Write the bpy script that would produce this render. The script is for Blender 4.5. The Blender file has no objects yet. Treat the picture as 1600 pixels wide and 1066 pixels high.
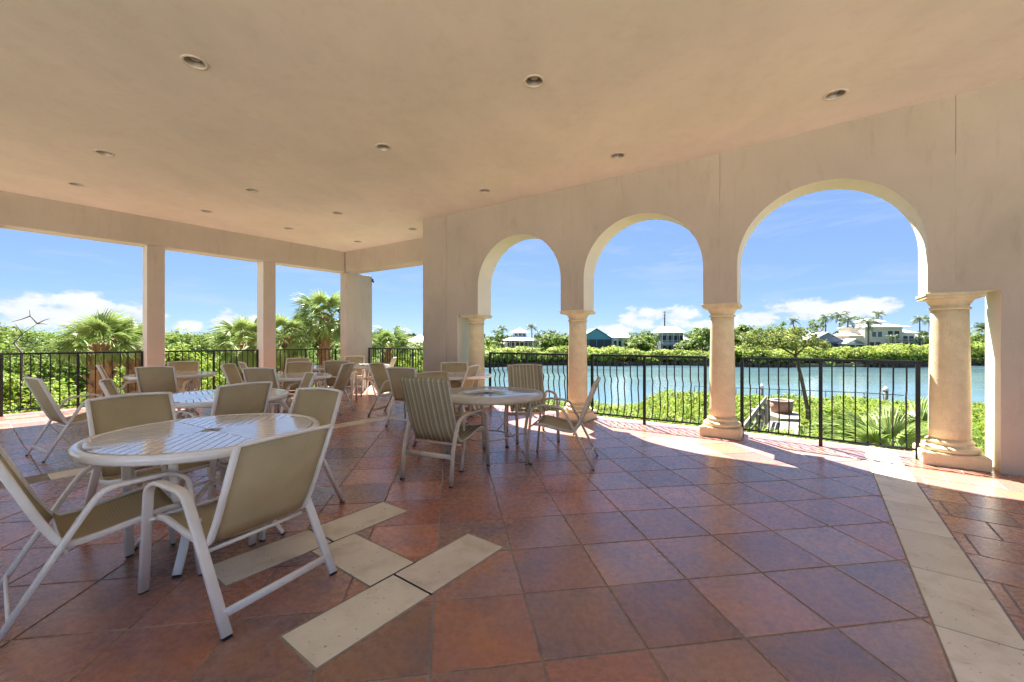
import bpy, bmesh, math, random
import numpy as np
from mathutils import Vector, Matrix, noise
R = math.radians
random.seed(7); rng = np.random.default_rng(7)
sc = bpy.context.scene
COL = sc.collection

# ------------------------------------------------------------------ camera, sky, sun, exposure
H = 1.335
cd = bpy.data.cameras.new('camera'); cam = bpy.data.objects.new('camera', cd); COL.objects.link(cam)
cam.location = (0, 0, H); cam.rotation_euler = (R(90), 0, 0)
cd.sensor_width = 36; cd.lens = 14.51; cd.clip_start = .05; cd.clip_end = 6000
sc.camera = cam

SUN = Vector((.144, -.654, -1)).normalized()          # direction the light travels
ELEV = math.asin(-SUN.z); AZ = math.atan2(-SUN.x, -SUN.y)  # azimuth of the sun from +Y, clockwise
sd = bpy.data.lights.new('sun', 'SUN'); sun = bpy.data.objects.new('sun', sd); COL.objects.link(sun)
sd.energy = 4.0; sd.angle = R(.5); sd.color = (1, .95, .86)
sun.rotation_euler = SUN.to_track_quat('-Z', 'Y').to_euler(); sun.location = (-3, 12, 20)

w = bpy.data.worlds.new('World'); sc.world = w; w.use_nodes = True
nt = w.node_tree; nt.nodes.clear()
def N_(nt, t, **k):
    n = nt.nodes.new(t)
    for a, b in k.items():
        if a in n.inputs.keys(): n.inputs[a].default_value = b
        else: setattr(n, a, b)
    return n
sky = N_(nt, 'ShaderNodeTexSky', sky_type='NISHITA', sun_disc=False, sun_elevation=ELEV, sun_rotation=AZ)
sky.air_density = .62; sky.dust_density = .12; sky.ozone_density = 3.0; sky.altitude = 900
SKY_STRENGTH = .05
def cloud_world():
    """cumulus low over the horizon and thin cirrus, from the view direction"""
    L = nt.links.new
    tc = N_(nt, 'ShaderNodeTexCoord'); sp = N_(nt, 'ShaderNodeSeparateXYZ'); L(tc.outputs['Generated'], sp.inputs[0])
    def M(op, a, b=None, clamp=False):
        m = nt.nodes.new('ShaderNodeMath'); m.operation = op; m.use_clamp = clamp
        for i, v in enumerate((a, b)):
            if v is None: continue
            if isinstance(v, (int, float)): m.inputs[i].default_value = v
            else: L(v, m.inputs[i])
        return m.outputs[0]
    az = M('ARCTAN2', sp.outputs[0], sp.outputs[1]); el = M('ARCSINE', sp.outputs[2])
    cv = N_(nt, 'ShaderNodeCombineXYZ'); L(M('MULTIPLY', az, 1.0), cv.inputs[0]); L(M('MULTIPLY', el, 1.9), cv.inputs[1])
    n1 = N_(nt, 'ShaderNodeTexNoise', Scale=13.0, Detail=8.0, Roughness=.62); L(cv.outputs[0], n1.inputs['Vector'])
    n2 = N_(nt, 'ShaderNodeTexNoise', Scale=42.0, Detail=4.0, Roughness=.6); L(cv.outputs[0], n2.inputs['Vector'])
    tot = None
    # azimuth, elevation, half width, half height (radians)
    for a0, e0, wa, we in [(-.865, .046, .050, .034), (-.81, .050, .045, .034), (-.93, .034, .055, .026), (-.735, .042, .040, .026), (-.60, .040, .026, .024),
                           (-.565, .032, .04, .020), (-.665, .028, .024, .012), (.30, .052, .045, .027), (.375, .056, .055, .024), (.245, .028, .05, .012),
                           (.60, .062, .07, .022), (.70, .064, .05, .020), (.54, .05, .06, .018), (.46, .035, .05, .014), (-1.25, .06, .13, .04), (1.2, .06, .14, .04),
                           (2.0, .10, .25, .06), (-2.1, .12, .3, .07), (2.9, .1, .3, .06), (-.46, .035, .05, .014)]:
        dx = M('DIVIDE', M('SUBTRACT', az, a0), wa); dy = M('DIVIDE', M('SUBTRACT', el, e0), we)
        q = M('SUBTRACT', 1.0, M('ADD', M('MULTIPLY', dx, dx), M('MULTIPLY', dy, dy)))
        tot = q if tot is None else M('MAXIMUM', tot, q)
    d = M('ADD', M('ADD', M('MULTIPLY', tot, .75), M('MULTIPLY', M('SUBTRACT', n1.outputs[0], .47), 4.2)), M('MULTIPLY', M('SUBTRACT', n2.outputs[0], .5), 1.3))
    mr = N_(nt, 'ShaderNodeMapRange'); mr.interpolation_type = 'SMOOTHSTEP'
    mr.inputs['From Min'].default_value = -.02; mr.inputs['From Max'].default_value = .70; L(d, mr.inputs['Value'])
    gate = N_(nt, 'ShaderNodeMapRange'); gate.inputs['From Min'].default_value = -1.6; gate.inputs['From Max'].default_value = -.2; L(tot, gate.inputs['Value'])
    cum = M('MULTIPLY', mr.outputs[0], gate.outputs[0], True)
    # cirrus
    cv2 = N_(nt, 'ShaderNodeCombineXYZ'); L(M('MULTIPLY', az, 1.6), cv2.inputs[0]); L(M('MULTIPLY', el, 9.0), cv2.inputs[1])
    n3 = N_(nt, 'ShaderNodeTexNoise', Scale=2.3, Detail=9.0, Roughness=.66, Distortion=.5); L(cv2.outputs[0], n3.inputs['Vector'])
    mr3 = N_(nt, 'ShaderNodeMapRange'); mr3.inputs['From Min'].default_value = .50; mr3.inputs['From Max'].default_value = .80; L(n3.outputs[0], mr3.inputs['Value'])
    cir = M('MULTIPLY', mr3.outputs[0], .55)
    mx0 = N_(nt, 'ShaderNodeMixRGB'); base = N_(nt, 'ShaderNodeMixRGB'); base.inputs[0].default_value = .80; L(sky.outputs[0], base.inputs[1]); base.inputs[2].default_value = (.86, 1.42, 2.62, 1); L(base.outputs[0], mx0.inputs[1]); mx0.inputs[2].default_value = (2.2, 2.5, 3.05, 1); L(cir, mx0.inputs[0])
    # cloud body: a little darker where it is thick and low
    shade = N_(nt, 'ShaderNodeMixRGB'); shade.inputs[1].default_value = (2.35, 2.55, 3.05, 1); shade.inputs[2].default_value = (3.7, 3.65, 3.6, 1); L(n1.outputs[0], shade.inputs[0])
    mx = N_(nt, 'ShaderNodeMixRGB'); L(mx0.outputs[0], mx.inputs[1]); L(shade.outputs[0], mx.inputs[2]); L(M('MULTIPLY', cum, .92), mx.inputs[0])
    return mx.outputs[0]
bg = N_(nt, 'ShaderNodeBackground', Strength=SKY_STRENGTH); wo = N_(nt, 'ShaderNodeOutputWorld')
nt.links.new(cloud_world(), bg.inputs[0]); nt.links.new(bg.outputs[0], wo.inputs[0])
vs = sc.view_settings; vs.view_transform = 'Standard'; vs.look = 'None'; vs.gamma = 1; vs.use_curve_mapping = False
vs.exposure = 2.7
sc.cycles.max_bounces = 12; sc.cycles.diffuse_bounces = 7; sc.cycles.glossy_bounces = 4; sc.cycles.transparent_max_bounces = 16
sc.cycles.sample_clamp_indirect = 6; sc.cycles.caustics_reflective = False; sc.cycles.caustics_refractive = False

# ------------------------------------------------------------------ materials
MATS = {}
def mat(name, col, rough=.6, var=.0, scale=6.0, col2=None, bump=0, bscale=40, metal=0, spec=None, coords='Object', detail=5, attr=False, trans=0, alpha=0, coat=0, stretch=None):
    if name in MATS: return MATS[name]
    m = bpy.data.materials.new(name); m.use_nodes = True; t = m.node_tree; L = t.links.new
    b = t.nodes['Principled BSDF']; b.inputs['Roughness'].default_value = rough; b.inputs['Metallic'].default_value = metal
    if spec is not None: b.inputs['Specular IOR Level'].default_value = spec
    if coat: b.inputs['Coat Weight'].default_value = coat; b.inputs['Coat Roughness'].default_value = .12
    b.inputs['Base Color'].default_value = (*col, 1)
    tc = t.nodes.new('ShaderNodeTexCoord'); src = tc.outputs[coords]
    if stretch:
        mp = t.nodes.new('ShaderNodeMapping'); mp.inputs['Scale'].default_value = stretch; L(src, mp.inputs[0]); src = mp.outputs[0]
    out = None
    if col2 is not None or var:
        n = N_(t, 'ShaderNodeTexNoise', Scale=scale, Detail=detail, Roughness=.6); L(src, n.inputs['Vector'])
        rp = N_(t, 'ShaderNodeMapRange'); rp.inputs['From Min'].default_value = .32; rp.inputs['From Max'].default_value = .68; L(n.outputs[0], rp.inputs['Value'])
        mx = N_(t, 'ShaderNodeMixRGB'); c2 = col2 if col2 is not None else tuple(c*(1-var) for c in col)
        mx.inputs[1].default_value = (*col, 1); mx.inputs[2].default_value = (*c2, 1); L(rp.outputs[0], mx.inputs[0]); out = mx.outputs[0]
    if attr:
        at = N_(t, 'ShaderNodeAttribute', attribute_name='tint'); mm = N_(t, 'ShaderNodeMixRGB', blend_type='MULTIPLY'); mm.inputs[0].default_value = 1
        if out is not None: L(out, mm.inputs[1])
        else: mm.inputs[1].default_value = (*col, 1)
        L(at.outputs['Color'], mm.inputs[2]); out = mm.outputs[0]
    if out is not None: L(out, b.inputs['Base Color'])
    if bump:
        n = N_(t, 'ShaderNodeTexNoise', Scale=bscale, Detail=6.0, Roughness=.65); L(src, n.inputs['Vector'])
        bp = N_(t, 'ShaderNodeBump', Strength=1.0, Distance=bump); L(n.outputs[0], bp.inputs['Height']); L(bp.outputs[0], b.inputs['Normal'])
    o = t.nodes['Material Output']; sh = b.outputs[0]
    if trans:
        tr = t.nodes.new('ShaderNodeBsdfTranslucent')
        if out is not None: L(out, tr.inputs[0])
        else: tr.inputs[0].default_value = (*col, 1)
        ms = t.nodes.new('ShaderNodeMixShader'); ms.inputs[0].default_value = trans; L(sh, ms.inputs[1]); L(tr.outputs[0], ms.inputs[2]); sh = ms.outputs[0]
    if alpha:
        tp = t.nodes.new('ShaderNodeBsdfTransparent'); ms = t.nodes.new('ShaderNodeMixShader'); ms.inputs[0].default_value = alpha
        L(sh, ms.inputs[1]); L(tp.outputs[0], ms.inputs[2]); sh = ms.outputs[0]
    L(sh, o.inputs[0]); MATS[name] = m; return m

def node_tweak(m): return m.node_tree, m.node_tree.nodes, m.node_tree.links.new, m.node_tree.nodes['Principled BSDF']

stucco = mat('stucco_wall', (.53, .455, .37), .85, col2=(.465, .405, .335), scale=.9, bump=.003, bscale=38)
stucco_c = mat('stucco_ceiling', (.88, .80, .70), .85, col2=(.80, .74, .655), scale=.55, bump=.0016, bscale=30)
def mottle(m, col, scale, lo, hi, amt, stretch=(1, 1, 1), det=5.0):
    t, nd, L, b = node_tweak(m); src = b.inputs['Base Color'].links[0].from_socket
    tc = t.nodes.new('ShaderNodeTexCoord'); mp = t.nodes.new('ShaderNodeMapping'); mp.inputs['Scale'].default_value = stretch; L(tc.outputs['Object'], mp.inputs[0])
    n = N_(t, 'ShaderNodeTexNoise', Scale=scale, Detail=det, Roughness=.62, Distortion=.4); L(mp.outputs[0], n.inputs['Vector'])
    mr = N_(t, 'ShaderNodeMapRange'); mr.inputs['From Min'].default_value = lo; mr.inputs['From Max'].default_value = hi; mr.inputs['To Max'].default_value = amt; L(n.outputs[0], mr.inputs['Value'])
    mx = N_(t, 'ShaderNodeMixRGB', blend_type='MULTIPLY'); L(mr.outputs[0], mx.inputs[0]); L(src, mx.inputs[1]); mx.inputs[2].default_value = (*col, 1); L(mx.outputs[0], b.inputs['Base Color'])
mottle(stucco_c, (.80, .82, .80), 1.3, .42, .75, .5, (1, .6, 1)); mottle(stucco_c, (.90, .84, .80), 7.0, .5, .7, .35)
mottle(stucco, (.78, .78, .74), 1.6, .48, .75, .6, (1, 1, .45)); mottle(stucco, (.84, .80, .76), 9.0, .55, .72, .6, (1, 1, .25)); mottle(stucco, (.70, .66, .60), 30.0, .66, .74, .5)
stone = mat('cast_stone', (.72, .63, .41), .8, col2=(.62, .525, .33), scale=9, bump=.004, bscale=60)
def speckle(m, dark, thr=.14, scale=55):
    t, nd, L, b = node_tweak(m)
    src = b.inputs['Base Color'].links[0].from_socket
    tc = t.nodes.new('ShaderNodeTexCoord'); v = N_(t, 'ShaderNodeTexVoronoi', Scale=scale); L(tc.outputs['Object'], v.inputs['Vector'])
    n = N_(t, 'ShaderNodeTexNoise', Scale=scale*.25, Detail=2.0); L(tc.outputs['Object'], n.inputs['Vector'])
    mu = N_(t, 'ShaderNodeMath', operation='MULTIPLY'); L(v.outputs['Distance'], mu.inputs[0]); L(n.outputs[0], mu.inputs[1])
    mr = N_(t, 'ShaderNodeMapRange'); mr.inputs['From Min'].default_value = thr*.45; mr.inputs['From Max'].default_value = thr*.75
    mr.inputs['To Min'].default_value = 1; mr.inputs['To Max'].default_value = 0; L(mu.outputs[0], mr.inputs['Value'])
    mx = N_(t, 'ShaderNodeMixRGB'); L(mr.outputs[0], mx.inputs[0]); L(src, mx.inputs[1]); mx.inputs[2].default_value = (*dark, 1)
    L(mx.outputs[0], b.inputs['Base Color'])
speckle(stone, (.36, .25, .15), .11, 55)
stucco_lit = mat('stucco_skylit', (.76, .71, .62), .85, col2=(.68, .64, .56), scale=1.2, bump=.003, bscale=38)  # paler stucco: skylight on the reveals put into the colour
def skylit_faces(o, nrm):  # lighter, light-imitating tone on all faces turned away from the interior
    me = o.data; me.materials.append(stucco_lit); n3 = Vector((nrm.x, nrm.y, 0))
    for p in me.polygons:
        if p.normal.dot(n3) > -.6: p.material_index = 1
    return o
grout = mat('grout', (.40, .34, .26), .9, col2=(.17, .14, .11), scale=1.1)
tile_m = mat('terracotta_tile', (.45, .19, .105), .34, col2=(.29, .155, .145), spec=.75, coat=.34, scale=3.2, bump=.0007, bscale=16, attr=True, detail=4)
def tile_tweak(m):
    mottle(m, (.84, .95, 1.30), .9, .42, .62, .6); mottle(m, (.60, .60, .66), 6.5, .58, .74, .5)
    t, nd, L, b = node_tweak(m)
    tc = t.nodes.new('ShaderNodeTexCoord')
    n = N_(t, 'ShaderNodeTexNoise', Scale=1.9, Detail=4.0, Roughness=.55); L(tc.outputs['Object'], n.inputs['Vector'])
    n2 = N_(t, 'ShaderNodeTexNoise', Scale=26.0, Detail=5.0, Roughness=.7); L(tc.outputs['Object'], n2.inputs['Vector'])
    src = b.inputs['Base Color'].links[0].from_socket
    mx = N_(t, 'ShaderNodeMixRGB'); mr = N_(t, 'ShaderNodeMapRange'); mr.inputs['From Min'].default_value = .5; mr.inputs['From Max'].default_value = .75; mr.inputs['To Max'].default_value = .55
    L(n.outputs[0], mr.inputs['Value']); L(mr.outputs[0], mx.inputs[0]); L(src, mx.inputs[1]); mx.inputs[2].default_value = (.47, .235, .125, 1)
    m2 = N_(t, 'ShaderNodeMixRGB', blend_type='MULTIPLY'); m2.inputs[0].default_value = .55; L(mx.outputs[0], m2.inputs[1])
    cr = N_(t, 'ShaderNodeMapRange'); cr.inputs['From Min'].default_value = .3; cr.inputs['From Max'].default_value = .7; cr.inputs['To Min'].default_value = .86; cr.inputs['To Max'].default_value = 1.10
    L(n2.outputs[0], cr.inputs['Value']); L(cr.outputs[0], m2.inputs[2]); L(m2.outputs[0], b.inputs['Base Color'])
    rr = N_(t, 'ShaderNodeMapRange'); rr.inputs['To Min'].default_value = .17; rr.inputs['To Max'].default_value = .38; L(n2.outputs[0], rr.inputs['Value']); L(rr.outputs[0], b.inputs['Roughness'])
tile_tweak(tile_m); mottle(tile_m, (.62, .58, .58), 2.3, .56, .72, .45, (1, .35, 1)); tile_m.node_tree.nodes['Principled BSDF'].inputs['Coat Roughness'].default_value = .30
cream_t = mat('cream_tile', (.84, .76, .62), .45, col2=(.72, .64, .51), scale=3.5, bump=.0012, bscale=40, attr=True, detail=8)
mottle(cream_t, (.72, .66, .58), 5.0, .5, .72, .8); mottle(cream_t, (.45, .40, .34), 22.0, .64, .70, .7, (1, 2.5, 1)); speckle(cream_t, (.24, .19, .13), .07, 22)
iron = mat('dark_bronze_iron', (.018, .019, .016), .38, var=.4, scale=12, metal=.3)
frame_w = mat('white_powder_coat', (.82, .79, .74), .35, col2=(.74, .70, .63), scale=5, bump=.0004, bscale=120)
frame_t = mat('sand_powder_coat', (.58, .51, .41), .38, col2=(.50, .43, .34), scale=6)
blackp = mat('black_plastic', (.02, .02, .02), .5)
table_w = mat('white_table_top', (.86, .84, .80), .09, col2=(.80, .78, .73), scale=3, spec=.8, coat=.5)
def weave(name, c1, c2, stripes=None):
    m = mat(name, c1, .75, trans=.22, alpha=.07); t, nd, L, b = node_tweak(m)
    tc = t.nodes.new('ShaderNodeTexCoord')
    mp = t.nodes.new('ShaderNodeMapping'); mp.inputs['Scale'].default_value = (1, 1, 1); L(tc.outputs['UV'], mp.inputs[0])
    w1 = N_(t, 'ShaderNodeTexWave', Scale=70.0, Distortion=1.5, Detail=3.0); w1.bands_direction = 'X'; L(mp.outputs[0], w1.inputs['Vector'])
    w2 = N_(t, 'ShaderNodeTexWave', Scale=70.0, Distortion=1.5, Detail=3.0); w2.bands_direction = 'Y'; L(mp.outputs[0], w2.inputs['Vector'])
    mu = N_(t, 'ShaderNodeMath', operation='MULTIPLY'); L(w1.outputs[1], mu.inputs[0]); L(w2.outputs[1], mu.inputs[1])
    n = N_(t, 'ShaderNodeTexNoise', Scale=7.0, Detail=6.0); L(tc.outputs['Object'], n.inputs['Vector'])
    ad = N_(t, 'ShaderNodeMath', operation='ADD'); L(mu.outputs[0], ad.inputs[0]); L(n.outputs[0], ad.inputs[1])
    mr = N_(t, 'ShaderNodeMapRange'); mr.inputs['From Min'].default_value = .35; mr.inputs['From Max'].default_value = 1.3; L(ad.outputs[0], mr.inputs['Value'])
    mx = N_(t, 'ShaderNodeMixRGB'); L(mr.outputs[0], mx.inputs[0]); mx.inputs[1].default_value = (*c1, 1); mx.inputs[2].default_value = (*c2, 1); out = mx.outputs[0]
    if stripes:
        sp = t.nodes.new('ShaderNodeSeparateXYZ'); L(tc.outputs['UV'], sp.inputs[0])
        cr = t.nodes.new('ShaderNodeValToRGB'); cr.color_ramp.interpolation = 'CONSTANT'
        els = cr.color_ramp.elements
        for i, (p, c) in enumerate(stripes):
            e = els[i] if i < 2 else els.new(p)
            e.position = p; e.color = (*c, 1)
        fr = N_(t, 'ShaderNodeMath', operation='MULTIPLY'); fr.inputs[1].default_value = 5.0; L(sp.outputs[0], fr.inputs[0])
        f2 = N_(t, 'ShaderNodeMath', operation='FRACT'); L(fr.outputs[0], f2.inputs[0]); L(f2.outputs[0], cr.inputs[0])
        m2 = N_(t, 'ShaderNodeMixRGB', blend_type='MULTIPLY'); m2.inputs[0].default_value = 1; L(out, m2.inputs[1]); L(cr.outputs[0], m2.inputs[2]); out = m2.outputs[0]
    L(out, b.inputs['Base Color'])
    for nn in nd:
        if nn.type == 'BSDF_TRANSLUCENT': L(out, nn.inputs[0])
    return m
sling = weave('tan_sling_weave', (.47, .39, .22), (.66, .57, .36))
sling_s = weave('striped_sling_weave', (.60, .55, .42), (.80, .75, .60), [(0, (.52, .52, .42)), (.28, (.80, .77, .66)), (.42, (.42, .43, .34)), (.62, (.66, .62, .52)), (.76, (.92, .90, .80)), (.88, (.48, .48, .39))])

# ------------------------------------------------------------------ object helpers
def link(name, me, m=None, parent=None, **props):
    o = bpy.data.objects.new(name, me); COL.objects.link(o)
    if m is not None and me is not None and len(me.materials) == 0: me.materials.append(m)
    if parent is not None: o.parent = parent
    for k, v in props.items(): o[k] = v
    return o
def obj(name, bm, m, parent=None, smooth=False, **props):
    me = bpy.data.meshes.new(name)
    bmesh.ops.recalc_face_normals(bm, faces=bm.faces)
    if smooth:
        for f in bm.faces: f.smooth = True
    bm.to_mesh(me); bm.free()
    return link(name, me, m, parent, **props)
def thing(name, label, cat, loc=(0, 0, 0), rz=0, group=None):
    o = bpy.data.objects.new(name, None); COL.objects.link(o); o.empty_display_size = .1
    o.location = loc; o.rotation_euler = (0, 0, rz); o['label'] = label; o['category'] = cat
    if group: o['group'] = group
    return o
def dup(root, loc, rz, label=None, group=None, scale=None, name=None):
    r = root.copy(); COL.objects.link(r); r.location = loc; r.rotation_euler = (0, 0, rz)
    r.scale = scale or (1, 1, 1)
    if label: r['label'] = label
    if group: r['group'] = group
    for ch in list(root.children):
        c = ch.copy(); COL.objects.link(c); c.parent = r
        for g in ch.children:
            d = g.copy(); COL.objects.link(d); d.parent = c
    return r
def box(bm, x0, x1, y0, y1, z0, z1, M=None):
    vs_ = [Vector((x, y, z)) for z in (z0, z1) for y in (y0, y1) for x in (x0, x1)]
    if M is not None: vs_ = [M @ v for v in vs_]
    v = [bm.verts.new(p) for p in vs_]
    for f in ((0, 1, 3, 2), (4, 6, 7, 5), (0, 4, 5, 1), (2, 3, 7, 6), (0, 2, 6, 4), (1, 5, 7, 3)): bm.faces.new([v[i] for i in f])
def boxo(name, dims, m, parent=None, bevel=0, M=None, **p):
    bm = bmesh.new(); box(bm, *dims, M=M)
    if bevel: bmesh.ops.bevel(bm, geom=bm.edges[:], offset=bevel, segments=2, affect='EDGES')
    return obj(name, bm, m, parent, **p)
def prism(bm, pts, z0, z1):
    a = [bm.verts.new((x, y, z0)) for x, y in pts]; b = [bm.verts.new((x, y, z1)) for x, y in pts]
    n = len(pts); bm.faces.new(a[::-1]); bm.faces.new(b)
    for i in range(n): bm.faces.new((a[i], a[(i+1) % n], b[(i+1) % n], b[i]))
def sweep(bm, pts, w, h=None, side=None, n=8, caps=True, taper=None, closed=False, sq=1.0):
    """elliptic tube along pts; w along 'side', h across"""
    h = h or w; pts = [Vector(p) for p in pts]; rings = []; k = len(pts)
    for i, p in enumerate(pts):
        if closed: d = (pts[(i+1) % k]-pts[i-1]).normalized()
        else: d = (pts[min(i+1, k-1)]-pts[max(i-1, 0)]).normalized()
        s = Vector(side) if side is not None else (Vector((0, 0, 1)) if abs(d.z) < .9 else Vector((1, 0, 0)))
        s = (s-d*s.dot(d)).normalized(); u = d.cross(s); f = 1 if taper is None else taper[i]
        def pw(c): return math.copysign(abs(c)**sq, c)
        rings.append([bm.verts.new(p+s*(w/2*f*pw(math.cos(2*math.pi*j/n+math.pi/n)))+u*(h/2*f*pw(math.sin(2*math.pi*j/n+math.pi/n)))) for j in range(n)])
    for a, b in zip(rings, rings[1:] + ([rings[0]] if closed else [])):
        for j in range(n):
            f = bm.faces.new((a[j], a[(j+1) % n], b[(j+1) % n], b[j])); f.smooth = n > 4
    if caps and not closed: bm.faces.new(rings[0][::-1]); bm.faces.new(rings[-1])
def fillet(pts, rad, seg=5):
    """round the corners of a polyline"""
    pts = [Vector(p) for p in pts]; out = [pts[0]]
    for a, b, c in zip(pts, pts[1:], pts[2:]):
        d1 = (a-b); d2 = (c-b); r = min(rad, d1.length*.45, d2.length*.45)
        p1 = b+d1.normalized()*r; p2 = b+d2.normalized()*r
        for i in range(seg+1):
            t = i/seg; out.append(p1*(1-t)**2+b*2*t*(1-t)+p2*t*t)
    out.append(pts[-1]); return out
def lathe(bm, prof, n=40, cap=True):
    rings = [[bm.verts.new((r*math.cos(2*math.pi*j/n), r*math.sin(2*math.pi*j/n), z)) for j in range(n)] for r, z in prof]
    for a, b in zip(rings, rings[1:]):
        for j in range(n):
            f = bm.faces.new((a[j], a[(j+1) % n], b[(j+1) % n], b[j])); f.smooth = True
    if cap: bm.faces.new(rings[0][::-1]); bm.faces.new(rings[-1])
def v2(a): return Vector((a[0], a[1]))

# ------------------------------------------------------------------ plan of the terrace
UW = Vector((.82263, -.56858)); NW = Vector((.56858, .82263)); D0 = 6.2393   # arcade wall: along, outward, distance
UL = Vector((.62584, .77995)); NL = Vector((-.77995, .62584)); DL = 11.326   # left wall
HC = 3.928
def w2(s, off): return UW*s + NW*(D0+off)
def l2(s, off): return UL*s + NL*(DL+off)
NODES = [(-6.667, 0.0), (-5.34, 0.0), (-3.12, .05), (-.88, .08), (1.375, .0), (6.0, -.16)]
def woff(s):
    for (a, oa), (b, ob) in zip(NODES, NODES[1:]):
        if s <= b: return oa+(ob-oa)*(s-a)/(b-a)
    return NODES[-1][1]
WT = .42; SP = 1.855; CX = [-5.34, -3.12, -.88, 1.375]

def wall_piece(bm, outline, s0, s1):
    """vertical slab: outline in (s, z), standing on the facet between s0 and s1"""
    def P(s, z, t):
        o = woff(s0)+(woff(s1)-woff(s0))*(s-s0)/(s1-s0); p = w2(s, o+t); return bm.verts.new((p.x, p.y, z))
    a = [P(s, z, 0) for s, z in outline]; b = [P(s, z, WT) for s, z in outline]; n = len(outline)
    bm.faces.new(a); bm.faces.new(b[::-1])
    for i in range(n): bm.faces.new((a[i], b[i], b[(i+1) % n], a[(i+1) % n]))
arcade = thing('arcade_wall', 'beige stucco arcade wall with three round arches facing the water', 'wall', (0, 0, 0))
TOP = HC+.15; J = 3.30; G = .0022
for k in range(3):
    c0, c1 = CX[k], CX[k+1]; mid = (c0+c1)/2; r = (c1-c0)/2-.212; zc = 3.285-r
    ol = [(c0+.0005, SP), (mid-r, SP), (mid-r, zc)]
    ol += [(mid-r*math.cos(math.pi*i/40), zc+r*math.sin(math.pi*i/40)) for i in range(1, 40)]
    ol += [(mid+r, zc), (mid+r, SP), (c1-.0005, SP), (c1-.0005, J), (c1-G, J), (c1-G, TOP), (c0+G, TOP), (c0+G, J), (c0+.0005, J)]
    bm = bmesh.new(); wall_piece(bm, ol, c0, c1)
    es = [e for e in bm.edges if e.calc_length() < 2 and any(abs(abs(f.normal.z)) >= 0 for f in e.link_faces)]
    o = skylit_faces(obj('arch_bay', bm, stucco, arcade), NW)
    bv = o.modifiers.new('edge', 'BEVEL'); bv.width = .012; bv.segments = 2; bv.limit_method = 'ANGLE'; bv.angle_limit = R(50)
def rounded(o, wd=.025, ang=50):
    bv = o.modifiers.new('edge', 'BEVEL'); bv.width = wd; bv.segments = 3; bv.limit_method = 'ANGLE'; bv.angle_limit = R(ang); return o
# left end: lintel and pier
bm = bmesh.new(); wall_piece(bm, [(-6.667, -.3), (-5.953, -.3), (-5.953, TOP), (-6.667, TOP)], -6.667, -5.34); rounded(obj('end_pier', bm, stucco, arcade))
bm = bmesh.new(); wall_piece(bm, [(-5.946, -.3), (-5.653, -.3), (-5.653, SP), (-5.3405, SP), (-5.3405, J), (-5.3405-G, J), (-5.3405-G, TOP), (-5.946, TOP)], -6.667, -5.34); rounded(skylit_faces(obj('pier_with_lintel', bm, stucco, arcade), NW))
bm = bmesh.new(); wall_piece(bm, [(1.3755, SP), (1.688, SP), (1.688, -.3), (6, -.3), (6, TOP), (1.3755+G, TOP), (1.3755+G, J), (1.3755, J)], 1.375, 6.0); rounded(skylit_faces(obj('pier_with_lintel', bm, stucco, arcade), NW))
# dark filling of the joints
bm = bmesh.new()
for c in CX+[-5.9495]:
    o_ = woff(c); wd = .02; pts = [w2(c-wd, o_+.02), w2(c+wd, o_+.02), w2(c+wd, o_+.05), w2(c-wd, o_+.05)]
# return wall behind the left end
bm = bmesh.new(); a = w2(-6.667, WT+.002); pts = [a, a+UW*.35, a+UW*.35+NW*1.2, a+NW*1.2]; prism(bm, [tuple(p) for p in pts], -.3, TOP); obj('return_wall', bm, stucco, arcade)
# building front under the terrace edge is built further down

# stone columns
def make_column():
    t = thing('stone_column', '', 'column')
    bm = bmesh.new(); box(bm, -.253, .253, -.253, .253, 0, .135); bmesh.ops.bevel(bm, geom=bm.edges[:], offset=.008, segments=2, affect='EDGES'); obj('plinth', bm, stone, t)
    bm = bmesh.new()
    pr = [(.235, .136)] + [(.212+.030*math.cos(a), .166+.030*math.sin(a)) for a in np.linspace(-1.3, 1.4, 8)] + [(.205, .200), (.190, .204), (.186, .222)] + [(.180+.014*math.cos(a), .240+.014*math.sin(a)) for a in np.linspace(-1.2, 1.4, 6)] + [(.172, .258), (.168, .275)]
    lathe(bm, pr); obj('base_moulding', bm, stone, t)
    bm = bmesh.new(); pr = [(.1675-.0195*((z-.276)/1.40)**1.6, z) for z in np.linspace(.276, 1.672, 14)]; lathe(bm, pr); obj('shaft', bm, stone, t)
    bm = bmesh.new()
    pr = [(.150, 1.673)] + [(.155+.014*math.cos(a), 1.688+.014*math.sin(a)) for a in np.linspace(-1.4, 1.4, 7)] + [(.150, 1.704), (.150, 1.725), (.160, 1.730), (.164, 1.742)] + [(.17+.052*(1-math.cos(a)), 1.745+.045*math.sin(a)) for a in np.linspace(.1, 1.5, 6)] + [(.222, 1.794)]
    lathe(bm, pr); obj('capital_moulding', bm, stone, t)
    bm = bmesh.new(); box(bm, -.222, .222, -.222, .222, 1.795, 1.822); box(bm, -.232, .232, -.232, .232, 1.8225, SP-.001); bmesh.ops.bevel(bm, geom=bm.edges[:], offset=.004, segments=1, affect='EDGES'); obj('abacus', bm, stone, t)
    return t
col0 = make_column(); rotw = math.atan2(UW.y, UW.x)
LAB = ['leftmost round stone column, partly hidden behind the orange lit tan chairs', 'round stone column behind the sand coloured chair at the glass table',
       'round stone column at the middle of the arcade beside the wooden handrail view', 'round stone column nearest the camera, beside the right hand pier']
for i, c in enumerate(CX):
    p = w2(c, woff(c)+WT/2+.012)
    if i == 0: col0.location = (p.x, p.y, 0); col0.rotation_euler = (0, 0, rotw); col0['label'] = LAB[0]; col0['group'] = 'stone columns under the arches'
    else: dup(col0, (p.x, p.y, 0), rotw, LAB[i])

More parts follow.
